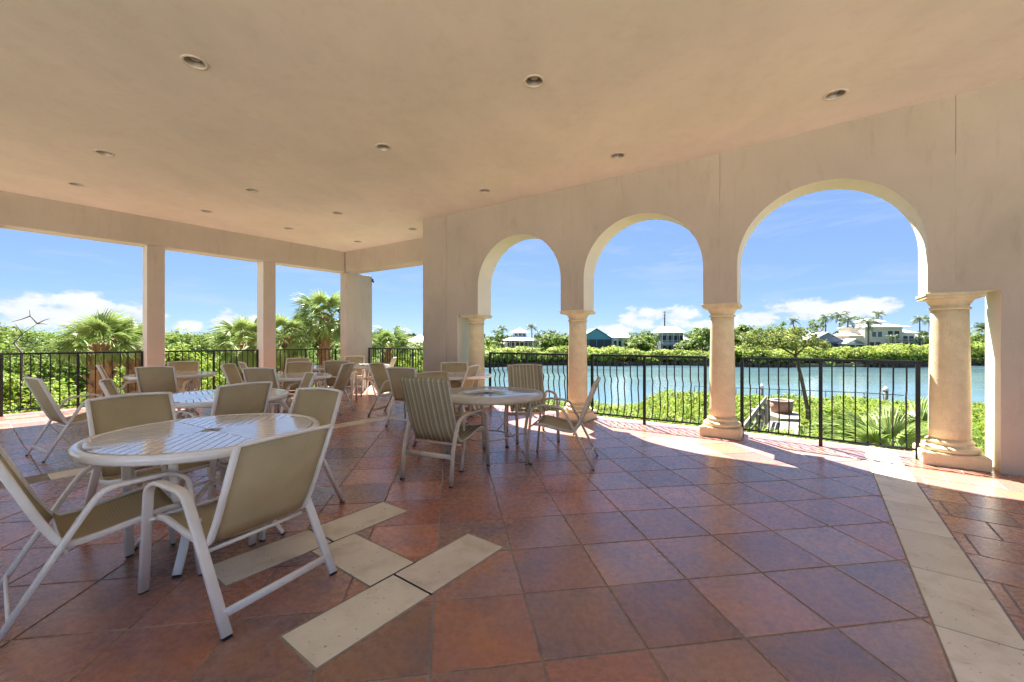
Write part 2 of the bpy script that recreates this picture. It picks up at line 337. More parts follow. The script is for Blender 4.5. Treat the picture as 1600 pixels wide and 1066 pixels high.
# left colonnade: square piers and beam
lc = thing('left_colonnade', 'beige stucco beam on square piers along the left side of the terrace', 'wall')
LT = .40
bm = bmesh.new(); pts = [l2(-5, 0), l2(6.317, 0), l2(6.75, LT), l2(-5, LT)]; prism(bm, [tuple(p) for p in pts], 3.345, TOP); rounded(skylit_faces(obj('beam', bm, stucco, lc), NL), .02)
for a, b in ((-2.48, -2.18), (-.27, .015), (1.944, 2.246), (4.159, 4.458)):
    bm = bmesh.new(); pts = [l2(a, .001), l2(b, .001), l2(b, LT-.001), l2(a, LT-.001)]; prism(bm, [tuple(p) for p in pts], -.3, 3.344); rounded(skylit_faces(obj('square_pier', bm, stucco, lc), NL), .015)
c0 = Vector((-4.868, 12.030)); ub = Vector((.8465, -.5324)); nb = Vector((.5324, .8465))
fb = thing('corner_beam', 'beige stucco beam and broad pier at the far left corner of the terrace', 'wall')
bm = bmesh.new(); pts = [c0+ub*.003-UL*0+nb*0, c0+ub*3.6, c0+ub*3.6+nb*.45, c0+nb*.45+ub*.003]; prism(bm, [tuple(p) for p in pts], 3.346, TOP-.003); rounded(obj('beam', bm, stucco, fb), .02)
a = l2(6.35, .003); b = l2(6.578, .003); c = b+NW*.69
bm = bmesh.new(); pts = [a, b, c, c+NL*.30, a+NL*.297]; prism(bm, [tuple(p) for p in pts], -.3, 3.3435); rounded(obj('corner_pier', bm, stucco, fb), .02)
# small floodlight on the corner pier
fl = thing('security_light', 'small dark security light high on the outer side of the far corner pier', 'light', (c.x+.02, c.y-.04, 3.18), rotw)
boxo('bracket', (-.03, .02, -.02, .02, .02, .07), iron, fl); bm = bmesh.new(); sweep(bm, [(.0, 0, .02), (.05, 0, -.03)], .055, .055); obj('lamp_head', bm, iron, fl)

# ceiling with recessed lights
DLS = [(-2.95, 3.84), (.22, 4.12), (3.40, 4.34), (-1.72, 5.52), (1.48, 5.77), (-5.62, 5.69), (-7.21, 6.83), (-4.47, 7.09), (-.47, 7.12), (-6.10, 8.24), (-3.53, 8.36), (-5.14, 9.50), (-2.30, 9.55), (-4.02, 10.75)]
DLAB = ['recessed ceiling light nearest the camera on the upper left', 'recessed ceiling light at the top centre, above the middle of the floor', 'recessed ceiling light nearest the right hand arch, at the upper right',
        'recessed ceiling light above the gap between the front table and the glass table', 'recessed ceiling light near the wall above the middle arch', 'recessed ceiling light far left, larger of the two on the left edge',
        'recessed ceiling light at the left edge closest to the left beam', 'recessed ceiling light on the second row, above the second bay of the left railing', 'recessed ceiling light close to the left end of the arcade wall',
        'recessed ceiling light next to the left beam above the second square pier', 'recessed ceiling light in the far half, left of the wall corner', 'tiny recessed ceiling light near the left beam by the last bay',
        'tiny recessed ceiling light beside the edge of the arcade wall end', 'farthest tiny recessed ceiling light, near the corner of the two beams']
HR = .085
# terrace outline (plan) used for floor and ceiling
ceil_pts = [Vector((-14, -5)), Vector((12.5, -5)), w2(6.0, WT+.0)+UW*2, w2(1.375, WT-.01), w2(-.88, .08+WT-.01), w2(-3.12, .05+WT-.01), w2(-6.3, WT-.01), c0+ub*3.45+nb*.5, c0+nb*.44+ub*.1-UL*0, l2(6.7, LT-.01), l2(-5.0, LT-.01)]
bm = bmesh.new()
def loop(pts, z):
    v = [bm.verts.new((p[0], p[1], z)) for p in pts]
    return [bm.edges.new((v[i], v[(i+1) % len(v)])) for i in range(len(v))]
ed = loop([(-13, -1.2), (7, -1.2), tuple(w2(6.0, .2)), tuple(w2(1.3, .3)), tuple(w2(-6.5, .3)), tuple(w2(-6.5, 1.5)), tuple(c0+nb*.4+ub*.2), tuple(l2(6.4, .3)), tuple(l2(-6, .3))], HC)
for x, y in DLS: ed += loop([(x+HR*math.cos(2*math.pi*i/24), y+HR*math.sin(2*math.pi*i/24)) for i in range(24)], HC)
bmesh.ops.triangle_fill(bm, use_beauty=True, edges=ed)
for f in bm.faces:
    if f.normal.z > 0: f.normal_flip()
ceil = obj('ceiling', bm, stucco_c, kind='structure')
bm = bmesh.new(); box(bm, -16, 14, -5.2, 14, HC+.17, HC+.45)
for f in list(bm.faces): pass
bmesh.ops.delete(bm, geom=bm.verts[:], context='VERTS')
prism(bm, [(-13.2, -1.45), (7.2, -1.45), tuple(w2(6.2, .9)), tuple(w2(-6.2, .9)), tuple(w2(-6.0, 2.0)), tuple(c0+nb*.9+ub*3.6), tuple(c0+nb*.9-ub*.6), tuple(l2(-6, .8))], HC+.16, HC+.5)
obj('roof_slab', bm, stucco, kind='structure')
trim_m = mat('downlight_trim', (.70, .62, .52), .6); refl = mat('downlight_reflector', (.42, .38, .32), .45, metal=.6); bulb_m = mat('downlight_bulb', (.42, .41, .38), .25)
def make_dl():
    t = thing('recessed_light', '', 'ceiling light', group='recessed lights in the terrace ceiling')
    bm = bmesh.new(); n = 32
    prof = [(HR-.002, .004), (HR-.004, -.004), (HR+.006, -.009), (HR+.022, -.006), (HR+.025, -.001), (HR+.004, .002)]
    lathe(bm, prof, n, cap=False); obj('trim_ring', bm, trim_m, t)
    bm = bmesh.new(); lathe(bm, [(HR-.003, .002), (HR-.015, .05), (HR-.04, .10), (.03, .115)], n, cap=False)
    bm.faces.new([v for v in bm.verts][-n:]); obj('reflector', bm, refl, t)
    bm = bmesh.new(); lathe(bm, [(.002, .022), (.030, .026), (.046, .036), (.050, .05), (.036, .09), (.02, .112)], 24); obj('bulb', bm, bulb_m, t, smooth=True)
    return t
dl0 = make_dl()
for i, (x, y) in enumerate(DLS):
    if i == 0: dl0.location = (x, y, HC); dl0['label'] = DLAB[0]
    else: dup(dl0, (x, y, HC), random.uniform(0, 6), DLAB[i])
# rear left open, without a wall, to let more light in
# unseen pale court added behind the camera to bounce sunlight into the terrace
bm = bmesh.new(); box(bm, -26, 24, -34, -5.02, -.4, -.01); obj('bounce_court', bm, mat('bounce_paving', (.72, .66, .56), .8, var=.12, scale=1.5), kind='structure')

# ------------------------------------------------------------------ floor
T8 = R(8.3); E1 = Vector((-math.sin(T8), math.cos(T8))); E2 = Vector((math.cos(T8), math.sin(T8)))
A_ = R(36.7); EA = Vector((math.sin(A_), math.cos(A_))); EB = Vector((-math.cos(A_), math.sin(A_)))
floor_out = [Vector((-13, -5)), Vector((9, -5)), w2(7.5, .55), w2(1.375, .62), w2(-.88, .72), w2(-3.12, .70), w2(-6.6, .62), w2(-6.6, 2.0), c0+nb*.85+ub*3.6, c0+nb*.95-ub*.2, l2(6.7, .62), l2(-6, .62)]
bm = bmesh.new(); prism(bm, [tuple(p) for p in floor_out], -.35, -.004)
floor = obj('terrace_floor', bm, grout, kind='structure')
def hp(poly, n, d):   # keep n.p <= d
    out = []
    for i in range(len(poly)):
        a, b = poly[i], poly[(i+1) % len(poly)]; da, db = a.dot(n)-d, b.dot(n)-d
        if da <= 0: out.append(a)
        if (da < 0) != (db < 0) and abs(da-db) > 1e-9: out.append(a+(b-a)*(da/(da-db)))
    return out if len(out) > 2 else []
def area(p): return abs(sum(p[i].x*p[(i+1) % len(p)].y-p[(i+1) % len(p)].x*p[i].y for i in range(len(p))))/2
def minus(polys, rect):   # rect = (A0,A1,B0,B1) in EA/EB axes
    res = []
    for p in polys:
        rest = p
        for n, d in ((EA, rect[1]), (-EA, -rect[0]), (EB, rect[3]), (-EB, -rect[2])):
            o = hp(rest, -n, -d)
            if o and area(o) > 1e-4: res.append(o)
            rest = hp(rest, n, d)
            if not rest: break
    return res
LIM = [(NW, D0+.60), (NL, DL+.60)]
def visible(c):
    if c.y < .7 or abs(c.x) > c.y*1.30+.5: return False
    return True
def inset(poly, g):
    n = len(poly); out = []
    s = sum(poly[i].x*poly[(i+1) % n].y-poly[(i+1) % n].x*poly[i].y for i in range(n))
    sg = 1 if s > 0 else -1
    for i in range(n):
        a, b, c = poly[i-1], poly[i], poly[(i+1) % n]; d1 = (b-a); d2 = (c-b)
        if d1.length < 1e-5 or d2.length < 1e-5: continue
        d1.normalize(); d2.normalize(); n1 = Vector((-d1.y, d1.x))*sg; n2 = Vector((-d2.y, d2.x))*sg
        k = 1+n1.dot(n2)
        if k < .15: out.append(b+(n1+n2).normalized()*g*2)
        else: out.append(b+(n1+n2)*(g/k))
    return out
MOT = [(.867, 2.113, 2.590, 2.905), (.867, 2.113, 1.640, 1.955), (1.335, 1.645, 1.955, 2.590)]
mk = 645/660
items = []   # (poly, kind, centre)
PT = .4625*.9975
bandR = (-.735, -.43); bandL = (5.93, 6.235)
o1 = 3.63; o2 = .81  # lattice phase in tile units (along E1, E2)
PS = .464
def addp(poly, kind, tnt):
    for n, d in LIM: poly = hp(poly, n, d) if poly else poly
    if not poly or area(poly) < 6e-4: return
    c = sum(poly, Vector((0, 0)))/len(poly)
    items.append((poly, kind, c, tnt))
def tint_t():
    k = random.gauss(1.02, .16); r_ = random.gauss(0, .09)
    return (max(.5, k*(1+r_)), max(.5, k*(1-.3*r_)), max(.5, k*(1-r_)), 1)
for i in range(-10, 34):
    for j in range(-34, 26):
        u0 = (i+.63)*PS; v0 = (j+.81)*PS
        p = [E1*u0+E2*v0, E1*(u0+PS)+E2*v0, E1*(u0+PS)+E2*(v0+PS), E1*u0+E2*(v0+PS)]
        c = (p[0]+p[2])/2
        if not visible(c) or c.dot(EB) > bandL[0]+.5 or c.dot(EB) < bandR[1]-.5: continue
        p = hp(p, EB, bandL[0]); p = hp(p, -EB, -bandR[1]) if p else p
        if not p: continue
        ps = [p]
        tt = tint_t()
        for q in ps: addp(q, 't', tt)
def rect(a0, a1, b0, b1): return [EA*a0+EB*b0, EA*a1+EB*b0, EA*a1+EB*b1, EA*a0+EB*b1]
def tint_c():
    k = random.gauss(1, .06); return (k, k*random.uniform(.98, 1.01), k*random.uniform(.95, 1.02), 1)
for (a0, a1, b0, b1) in [(.867, 1.489, 2.590, 2.905), (1.489, 2.113, 2.590, 2.905), (.867, 1.489, 1.640, 1.955), (1.489, 2.113, 1.640, 1.955), (1.335, 1.645, 1.955, 2.590)]:
    addp(rect(a0, a1, b0, b1), 'm', tint_c())
a = .23
while a < 13:
    for b_ in (bandR, bandL):
        sh = 0 if b_ is bandR else .3
        q = rect(a+sh, a+sh+.63, *b_)
        if visible((q[0]+q[2])/2): addp(q, 'c', tint_c())
    a += .63
# outer fields: half-bonded strips running along EB
PA = .3665
for i in range(-6, 36):
    a0 = 3.434+(i-9)*PA; sh = .0 if i % 2 else PA/2
    for j in range(-40, 60):
        b0 = -.985+sh+j*PA
        if bandR[0]-.0 < b0 and b0+PA < bandL[1]: continue
        q = rect(a0, a0+PA, b0, b0+PA)
        c = (q[0]+q[2])/2
        if not visible(c): continue
        cb = c.dot(EB)
        if cb < 2: q = hp(q, EB, bandR[0])
        else: q = hp(q, -EB, -bandL[1])
        if q: addp(q, 't', tint_t())
def tile_geo(bm, poly, lay, tnt, z):
    o = inset(poly, .0046); t = inset(poly, .0076)
    if len(o) != len(t) or len(o) < 3 or area(t) < 1e-4: return
    a = [bm.verts.new((p.x, p.y, z-.009)) for p in o]; b = [bm.verts.new((p.x, p.y, z-.0022)) for p in o]; c = [bm.verts.new((p.x, p.y, z)) for p in t]
    n = len(o); fs = [bm.faces.new(c)]
    for i in range(n):
        k = (i+1) % n; fs.append(bm.faces.new((a[i], a[k], b[k], b[i]))); fs.append(bm.faces.new((b[i], b[k], c[k], c[i])))
    for f in fs:
        for l in f.loops: l[lay] = tnt
items.sort(key=lambda t: t[2].length/ (1 if area(t[0]) > .02 else .5))
cnt = 0; mots = []; rest = {'t': [], 'c': []}
for poly, kind, c, tnt in items:
    z = random.uniform(-.0005, .0005)+(.0022 if kind == 'm' else 0)
    if (kind == 't' and cnt < 296) or kind in 'cm':
        bm = bmesh.new(); lay = bm.loops.layers.float_color.new('tint'); tile_geo(bm, poly, lay, tnt, z)
        if not bm.faces: bm.free(); continue
        obj('floor_tile' if kind == 't' else 'border_tile', bm, tile_m if kind == 't' else cream_t, floor)
        if kind == 'm':
            bm = bmesh.new(); q = inset(poly, -.006); prism(bm, [(p.x, p.y) for p in q], -.003, .0012); mots.append(bm)
        cnt += kind == 't'
    else: rest[kind].append((poly, tnt, z))
for q in mots: obj('grout_bed', q, grout, floor)
bm = bmesh.new(); lay = bm.loops.layers.float_color.new('tint')
for poly, tnt, z in rest['t']: tile_geo(bm, poly, lay, tnt, z)
obj('floor_tiles', bm, tile_m, floor, kind='stuff')

# ------------------------------------------------------------------ railings
def rail(name, P0, P1, nrm, label, group, half, belly=False, mids=1, top=1.11, ends=True):
    P0, P1 = v2(P0), v2(P1); d = P1-P0; ln = d.length; ang = math.atan2(d.y, d.x)
    t = thing(name, label, 'railing', (P0.x, P0.y, 0), ang, group)
    s = 1 if Vector((-d.y, d.x)).dot(nrm) > 0 else -1     # outward in local y
    boxo('top_rail', (0, ln, -.024, .024, top-.018, top), iron, t, .004)
    boxo('upper_channel', (0, ln, -.014, .014, top-.034, top-.0185), iron, t)
    boxo('bottom_rail', (0, ln, -.014, .014, .085, .108), iron, t)
    xs = [ln*i/(mids+1) for i in range(mids+2)]
    if not ends: xs = xs[1:-1]
    pm = None
    for x in xs:
        x = min(max(x, .021), ln-.021)
        if pm is None:
            o = boxo('post', (-.02, .02, -.0195, .0195, .0, top-.0345), iron, t, .002); pm = o.data
        else: o = link('post', pm, None, t)
        o.location = (x, 0, 0)
    bmx = bmesh.new()
    if belly:
        prof = [(0, top-.035), (0, .80), (.004, .755), (.062, .695), (.068, .665), (.040, .60), (.038, .55), (.066, .43), (.084, .33), (.076, .24), (.040, .16), (.004, .118), (0, .108)]
        pts = [(0, s*a, z) for a, z in prof]; pts = [Vector(p) for p in fillet(pts, .03, 2)]
        sweep(bmx, pts, .0215, .0215, side=(1, 0, 0), n=4)
    else: box(bmx, -.0085, .0085, -.0085, .0085, .108, top-.035)
    bmesh.ops.recalc_face_normals(bmx, faces=bmx.faces); bme = bpy.data.meshes.new('baluster'); bmx.to_mesh(bme); bmx.free(); bme.materials.append(iron)
    xs2 = [ln*i/(mids+1) for i in range(mids+2)]
    for x0, x1 in zip(xs2, xs2[1:]):
        n = max(1, round((x1-x0)/half))
        for i in range(1, n):
            o = link('baluster', bme, None, t); o.location = (x0+(x1-x0)*i/n, 0, 0)
    return t
GA = 'wavy baluster railings under the arches'
for (s0, o0, s1, o1_, lb) in [(-5.12, .36, -3.35, .40, 'dark iron railing with bellied balusters under the smallest, leftmost arch'),
                              (-2.93, .40, -1.10, .42, 'dark iron railing with bellied balusters under the middle arch'),
                              (-.66, .38, 1.15, .25, 'dark iron railing with bellied balusters under the largest arch nearest the camera')]:
    rail('metal_railing', w2(s0, o0), w2(s1, o1_), NW, lb, GA, .112, True)
GL = 'straight baluster railings along the left side'
for s0, s1, lb in [(.02, 1.94, 'dark iron railing with straight balusters at the left edge before the first pier'),
                   (2.25, 4.155, 'dark iron railing with straight balusters between the two square piers'), (4.462, 6.234, 'dark iron railing with straight balusters before the tall palm and corner pier'),
                   (-2.17, -.275, 'dark iron railing with straight balusters just cut off by the left edge')]:
    rail('metal_railing', l2(s0, .30), l2(s1, .30), NL, lb, GL, .118, top=1.12)
q0 = b+NW*.55+UW*.02
rail('metal_railing', q0, q0+UW*2.62, NW, 'short dark iron railing between the corner pier and the arcade wall end', 'far railing', .105, mids=3, top=1.13)

# ------------------------------------------------------------------ chairs
def panel(bm, lines, uv=True):
    """grid surface from rows of points, with UVs in metres"""
    lay = bm.loops.layers.uv.verify()
    g = [[bm.verts.new(p) for p in r] for r in lines]; nr, nc = len(g), len(g[0])
    for i in range(nr-1):
        for j in range(nc-1):
            f = bm.faces.new((g[i][j], g[i][j+1], g[i+1][j+1], g[i+1][j])); f.smooth = True
            for l, (a, c) in zip(f.loops, ((i, j), (i, j+1), (i+1, j+1), (i+1, j))): l[lay].uv = (c/(nc-1), a/(nr-1)*1.0)
def solid(o, th=.004):
    s = o.modifiers.new('thick', 'SOLIDIFY'); s.thickness = th; s.offset = 0; return o
def make_chair(fm):
    t = thing('sling_chair', '', 'chair'); W = .277; w_ = .245
    for sg in (-1, 1):
        y = W*sg; pts = [(-.375, y, .012), (-.115, y, .515), (-.045, y, .635), (.205, y, .650), (.285, y, .600), (.335, y, .012)]
        bm = bmesh.new(); pp = [pts[0], pts[1], pts[2], pts[3], pts[4], pts[5]]
        sweep(bm, fillet(pp, .13, 7), .046, .024, side=(0, 1, 0), n=16, sq=.5); o = obj('arm_and_leg_frame', bm, fm, t)
        for x in (-.377, .336):
            boxo('foot_cap', (x-.009, x+.009, y-.019, y+.019, 0, .007), blackp, o)
        y = w_*sg
        bm = bmesh.new(); pts = [(.255, y, .435), (.19, y, .437), (-.06, y, .385), (-.175, y, .375), (-.245, y, .52), (-.395, y, .915)]
        sweep(bm, fillet(pts, .11, 7), .024, .034, side=(0, 1, 0), n=12, sq=.6); obj('seat_back_tube', bm, fm, t)
        bm = bmesh.new(); sweep(bm, [(-.125, sg*(w_+.006), .50), (-.125, sg*(W-.006), .50)], .022, .022, n=8); obj('bracket', bm, fm, t); bm = bmesh.new(); sweep(bm, [(.27, sg*(w_+.004), .425), (.30, sg*(W-.006), .415)], .02, .02, n=8); obj('bracket', bm, fm, t)
    # cross bars: rear low brace, under-seat bars, top bar
    bm = bmesh.new(); sweep(bm, [(-.333, -W+.008, .095), (-.333, W-.008, .095)], .044, .016, side=(0, 0, 1), n=8, sq=.5); obj('rear_brace', bm, fm, t)
    bm = bmesh.new(); sweep(bm, [(.268, -w_, .428), (.268, w_, .428)], .022, .022, n=8); sweep(bm, [(-.165, -w_, .345), (-.165, w_, .345)], .022, .018, n=8); obj('seat_crossbar', bm, fm, t)
    bm = bmesh.new(); pts = [(-.397+.0-.028*(1-(y/w_)**2), y, .912+.012*(1-(y/w_)**2)) for y in np.linspace(-w_, w_, 13)]; sweep(bm, pts, .022, .020, side=(0, 0, 1), n=8); obj('top_bar', bm, fm, t)
    # slings
    bm = bmesh.new(); prof = fillet([(.262, 0, .438), (.19, 0, .440), (-.06, 0, .388), (-.155, 0, .382), (-.172, 0, .41)], .08, 4); ys = np.linspace(-w_, w_, 9)
    panel(bm, [[(p.x, y, p.z-.028*(1-(y/w_)**2)) for y in ys] for p in prof]); solid(obj('seat_sling', bm, sling, t))
    bm = bmesh.new(); prof = fillet([(-.172, 0, .385), (-.242, 0, .52), (-.392, 0, .905)], .10, 4)
    panel(bm, [[(p.x-.034*(1-(y/w_)**2), y, p.z+.008*(1-(y/w_)**2)) for y in ys] for p in prof]); solid(obj('back_sling', bm, sling, t))
    return t
def make_striped(fm):
    t = thing('striped_sling_chair', '', 'chair'); W = .278; w_ = .262
    for sg in (-1, 1):
        y = W*sg; pts = [(-.37, y, .012), (-.335, y, .36), (-.24, y, .585), (-.10, y, .625), (.20, y, .625), (.305, y, .555), (.36, y, .012)]
        bm = bmesh.new(); sweep(bm, fillet(pts, .14, 7), .040, .026, side=(0, 1, 0), n=14, sq=.6); o = obj('arm_and_leg_frame', bm, fm, t)
        for x in (-.37, .36): boxo('foot_cap', (x-.018, x+.018, y-.014, y+.014, 0, .015), blackp, o)
        y = (w_-.006)*sg
        bm = bmesh.new(); pts = [(.285, y, .435), (.22, y, .440), (-.08, y, .372), (-.19, y, .37), (-.25, y, .50), (-.40, y, .965)]
        sweep(bm, fillet(pts, .10, 6), .018, .026, side=(0, 1, 0), n=8); obj('seat_back_tube', bm, fm, t)
    bm = bmesh.new(); sweep(bm, [(-.345, -W+.01, .265), (-.345, W-.01, .265)], .050, .010, side=(0, 0, 1), n=8); obj('rear_brace', bm, fm, t)
    bm = bmesh.new(); sweep(bm, [(.275, -W, .415), (.275, W, .415)], .03, .02, side=(0, 0, 1), n=8); sweep(bm, [(-.18, -w_, .34), (-.18, w_, .34)], .02, .02, n=8); obj('seat_crossbar', bm, fm, t)
    bm = bmesh.new(); pts = [(-.402-.03*(1-(y/w_)**2), y, .968+.012*(1-(y/w_)**2)) for y in np.linspace(-w_, w_, 13)]; sweep(bm, pts, .02, .018, side=(0, 0, 1), n=8); obj('top_bar', bm, fm, t)
    ys = np.linspace(-w_, w_, 11)
    bm = bmesh.new(); prof = fillet([(.30, 0, .420), (.285, 0, .452), (.22, 0, .452), (-.08, 0, .386), (-.165, 0, .380)], .07, 4)
    panel(bm, [[(p.x, y, p.z-.026*(1-(y/w_)**2)) for y in ys] for p in prof]); solid(obj('seat_sling', bm, sling_s, t))
    bm = bmesh.new(); prof = fillet([(-.185, 0, .362), (-.262, 0, .50), (-.415, 0, .965), (-.402, 0, .985)], .09, 4)
    panel(bm, [[(p.x-.030*(1-(y/w_)**2), y, p.z+.010*(1-(y/w_)**2)) for y in ys] for p in prof]); solid(obj('back_sling', bm, sling_s, t))
    return t
ch_w = make_chair(frame_w); ch_t = make_chair(frame_t); ch_s = make_striped(frame_t)
used = set()
def place(proto, c, d, label, group, scale=None):
    rz = math.atan2(d[1], d[0])
    if id(proto) not in used:
        used.add(id(proto)); proto.location = (c[0], c[1], 0); proto.rotation_euler = (0, 0, rz); proto['label'] = label; proto['group'] = group
        if scale: proto.scale = scale
        return proto
    return dup(proto, (c[0], c[1], 0), rz, label, group, scale)
def back(u, Y, d, off=.395):   # centre of a chair whose back top stands at lateral u (x/y ratio) and depth Y
    d = Vector(d).normalized(); return Vector((u*Y, Y))+d*off
G1 = 'tan sling chairs round the front slatted table'; G2 = 'tan sling chairs round the second slatted table'; G3 = 'tan sling chairs round the tables by the left railing'
G4 = 'tan sling chairs round the far tables'; G5 = 'chairs round the glass table'; G6 = 'tan sling chairs round the small table by the arcade wall'
place(ch_w, (-1.508, 2.285), (-.895, .446), 'tan sling chair nearest the camera, its back turned to us at the front slatted table', G1, (1.06, 1.03, .94))
place(ch_w, (-2.222, 2.262), (.62, .785), 'tan sling chair cut off by the left photo edge at the front slatted table', G1, (1.04, 1.02, .95))
place(ch_w, (-2.54, 2.955), (.89, -.456), 'tan sling chair facing us behind the left part of the front slatted table', G1)
place(ch_w, (-1.80, 3.17), (-.376, -.927), 'tan sling chair tucked in behind the right end of the front slatted table', G1)
place(ch_w, (-2.93, 4.20), (-.88, .476), 'tan sling chair, back to us, between the front slatted table and the second one', G2)
place(ch_w, (-2.90, 5.05), (-.80, -.60), 'tan sling chair seen side on at the right end of the second slatted table', G2)
place(ch_w, back(-.985, 4.35, (.8, .6)), (.8, .6), 'tan sling chair left of the second slatted table, only its tilted top showing', G2)
place(ch_w, (-5.22, 5.0), (.47, .88), 'tan sling chair alone on the open floor at the left, angled to the railing', G3)
place(ch_w, back(-1.0, 6.95, (.75, .66)), (.75, .66), 'tan sling chair beside the palm trunk, left of the table by the left railing', G3)
place(ch_w, back(-.865, 6.6, (-.35, .94)), (-.35, .94), 'reddish tan chair with its back to us at the table by the left railing', G3)
place(ch_w, back(-.795, 8.3, (.45, -.9)), (.45, -.9), 'sunlit yellow looking tan sling chair behind the table by the left railing', G3)
place(ch_w, back(-.688, 7.35, (.98, .2)), (.98, .2), 'tan sling chair seen edge on, leaning left, in front of the second railing bay', G4)
place(ch_w, back(-.655, 8.1, (.7, .7)), (.7, .7), 'tan sling chair just behind the edge-on one in front of the second railing bay', G4)
place(ch_w, back(-.614, 6.3, (.02, 1)), (.02, 1), 'tan sling chair with its back square to us in front of the second square pier', G4)
place(ch_w, back(-.514, 8.1, (.1, -1)), (.1, -1), 'tan chair facing us behind the mid distance table before the third railing bay', G4)
place(ch_w, (-3.44, 7.72), (-1, .06), 'tan sling chair in profile facing left on the reddish strip of floor', G4)
place(ch_w, back(-.425, 8.6, (-.2, .98)), (-.2, .98), 'tan sling chair with its back to us just behind the profile one', G4)
place(ch_w, back(-.381, 11.3, (.25, -.97)), (.25, -.97), 'tan sling chair against the foot of the broad corner pier', G4)
place(ch_w, back(-.518, 9.9, (.3, -.95)), (.3, -.95), 'tan sling chair whose top edge alone shows by the third railing bay', G4)
place(ch_w, back(-.285, 10.3, (-1, -.1)), (-1, -.1), 'sunlit tan sling chair by the short far railing', G4)
place(ch_w, (-2.12, 7.52), (.97, -.22), 'tan sling chair seen from its left side near the short far railing, leaning left', G6)
place(ch_w, (-1.60, 6.76), (.3, .95), 'tan sling chair with sun flecks on its back, just left of the green striped chair', G6)
place(ch_w, back(-.14, 7.95, (.15, -.99)), (.15, -.99), 'orange lit tan sling chair against the plain end of the arcade wall', G6)
place(ch_w, back(-.092, 6.95, (-.9, .25)), (-.9, .25), 'orange lit tan sling chair in front of the leftmost stone column', G6)
place(ch_t, (.555, 4.635), (-.96, .27), 'sand framed sling chair in profile at the right side of the glass table', G5)
place(ch_t, back(-.195, 5.45, (.72, -.69)), (.72, -.69), 'tan sling chair with rounded top mostly hidden behind the green striped chair', G5)
place(ch_s, (-.655, 4.21), (.41, .91), 'green and tan striped sling chair with its back to us at the glass table', G5)
place(ch_s, (.27, 5.76), (.2, -.98), 'striped sling chair facing us behind the glass table, railing showing through its back', G5)

# ------------------------------------------------------------------ tables
def clip_circle_strip(y0, y1, r, inner, n=7):
    """slat between y0,y1 in a quadrant pointing to +x: from the diagonal |y| (+inner gap) out to the circle"""
    ys = [y0, y1]
    a = [(max(abs(y)+.006, inner), y) for y in ys]
    if y0 < 0 < y1: a = [(max(abs(y0)+.006, inner), y0), (inner, 0), (max(abs(y1)+.006, inner), y1)]
    b = [(math.sqrt(max(0, r*r-y*y)), y) for y in np.linspace(y1, y0, n)]
    if b[0][0]-a[-1][0] < .01 or b[-1][0]-a[0][0] < .01: return None
    return [*a, *b]
def make_slat_table():
    t = thing('slatted_table', '', 'table'); Rr = .648; Z = .745
    bm = bmesh.new(); lathe(bm, [(.600, Z-.028), (.606, Z-.050), (.640, Z-.054), (Rr+.002, Z-.044), (Rr+.004, Z-.012), (Rr-.004, Z-.002), (.630, Z), (.607, Z-.001), (.603, Z-.006)], 72, cap=False)
    bm.verts.ensure_lookup_table(); n = 72
    for j in range(n): bm.faces.new((bm.verts[8*n+j], bm.verts[8*n+(j+1) % n], bm.verts[(j+1) % n], bm.verts[j]))
    obj('rim', bm, table_w, t)
    pitch = .054; me_cache = []
    for q in range(4):
        k = 0
        for i in range(-9, 9):
            y0 = i*pitch+.0038; y1 = (i+1)*pitch-.0038
            pl = clip_circle_strip(y0, y1, .600, .052)
            if pl is None: continue
            key = i+9
            if q == 0:
                bm = bmesh.new(); prism(bm, pl, Z-.010, Z-.0015); bmesh.ops.recalc_face_normals(bm, faces=bm.faces)
                me = bpy.data.meshes.new('slat'); bm.to_mesh(me); bm.free(); me.materials.append(table_w); me_cache.append(me)
                o = link('slat', me, None, t)
            else: o = link('slat', me_cache[k], None, t)
            o.rotation_euler = (0, 0, q*math.pi/2); k += 1
    bm = bmesh.new()
    for q in range(2):
        a = math.pi/4+q*math.pi/2; M = Matrix.Rotation(a, 4, 'Z'); box(bm, -.60, .60, -.018, .018, Z-.026, Z-.0105, M)
    obj('under_brace', bm, table_w, t)
    bm = bmesh.new(); lathe(bm, [(.024, Z-.02), (.050, Z-.02), (.050, Z-.0005), (.044, Z+.001), (.026, Z+.001), (.024, Z-.003), (.024, Z-.02)], 28, cap=False); obj('umbrella_ring', bm, mat('ring_grey', (.33, .31, .28), .4), t)
    for q in range(4):
        a = q*math.pi/2; M = Matrix.Rotation(a, 3, 'Z'); bm = bmesh.new()
        pts = fillet([(.47, 0, Z-.03), (.45, 0, .45), (.30, 0, .26), (.36, 0, .12), (.43, 0, .012)], .12, 5)
        sweep(bm, [M @ p for p in pts], .050, .022, side=M @ Vector((0, 1, 0)), n=8)
        pts = fillet([(.30, 0, .265), (.20, 0, .36), (.02, 0, .40)], .08, 4); sweep(bm, [M @ p for p in pts], .034, .018, side=M @ Vector((0, 1, 0)), n=8)
        o = obj('leg', bm, frame_w, t); bm = bmesh.new(); box(bm, .418, .440, -.020, .020, 0, .008, M.to_4x4()); obj('foot_cap', bm, blackp, o)
    return t
T0 = make_slat_table(); ry = R(14)
tabs = [((-2.0, 2.75), R(14), 'large round white slatted table nearest the camera at lower left'), ((-3.20, 4.56), R(40), 'round white slatted table second from the camera, behind the front one'),
        ((-6.10, 7.42), R(5), 'round white table by the left railing in front of the first square pier'), ((-3.82, 7.12), R(70), 'round white table in the middle distance before the third railing bay'),
        ((-4.45, 9.45), R(20), 'round white table far back beside the tall palm'), ((-3.62, 10.1), R(60), 'round white table farthest back, near the corner pier'),
        ((-1.02, 7.38), R(33), 'round white table close to the plain end of the arcade wall')]
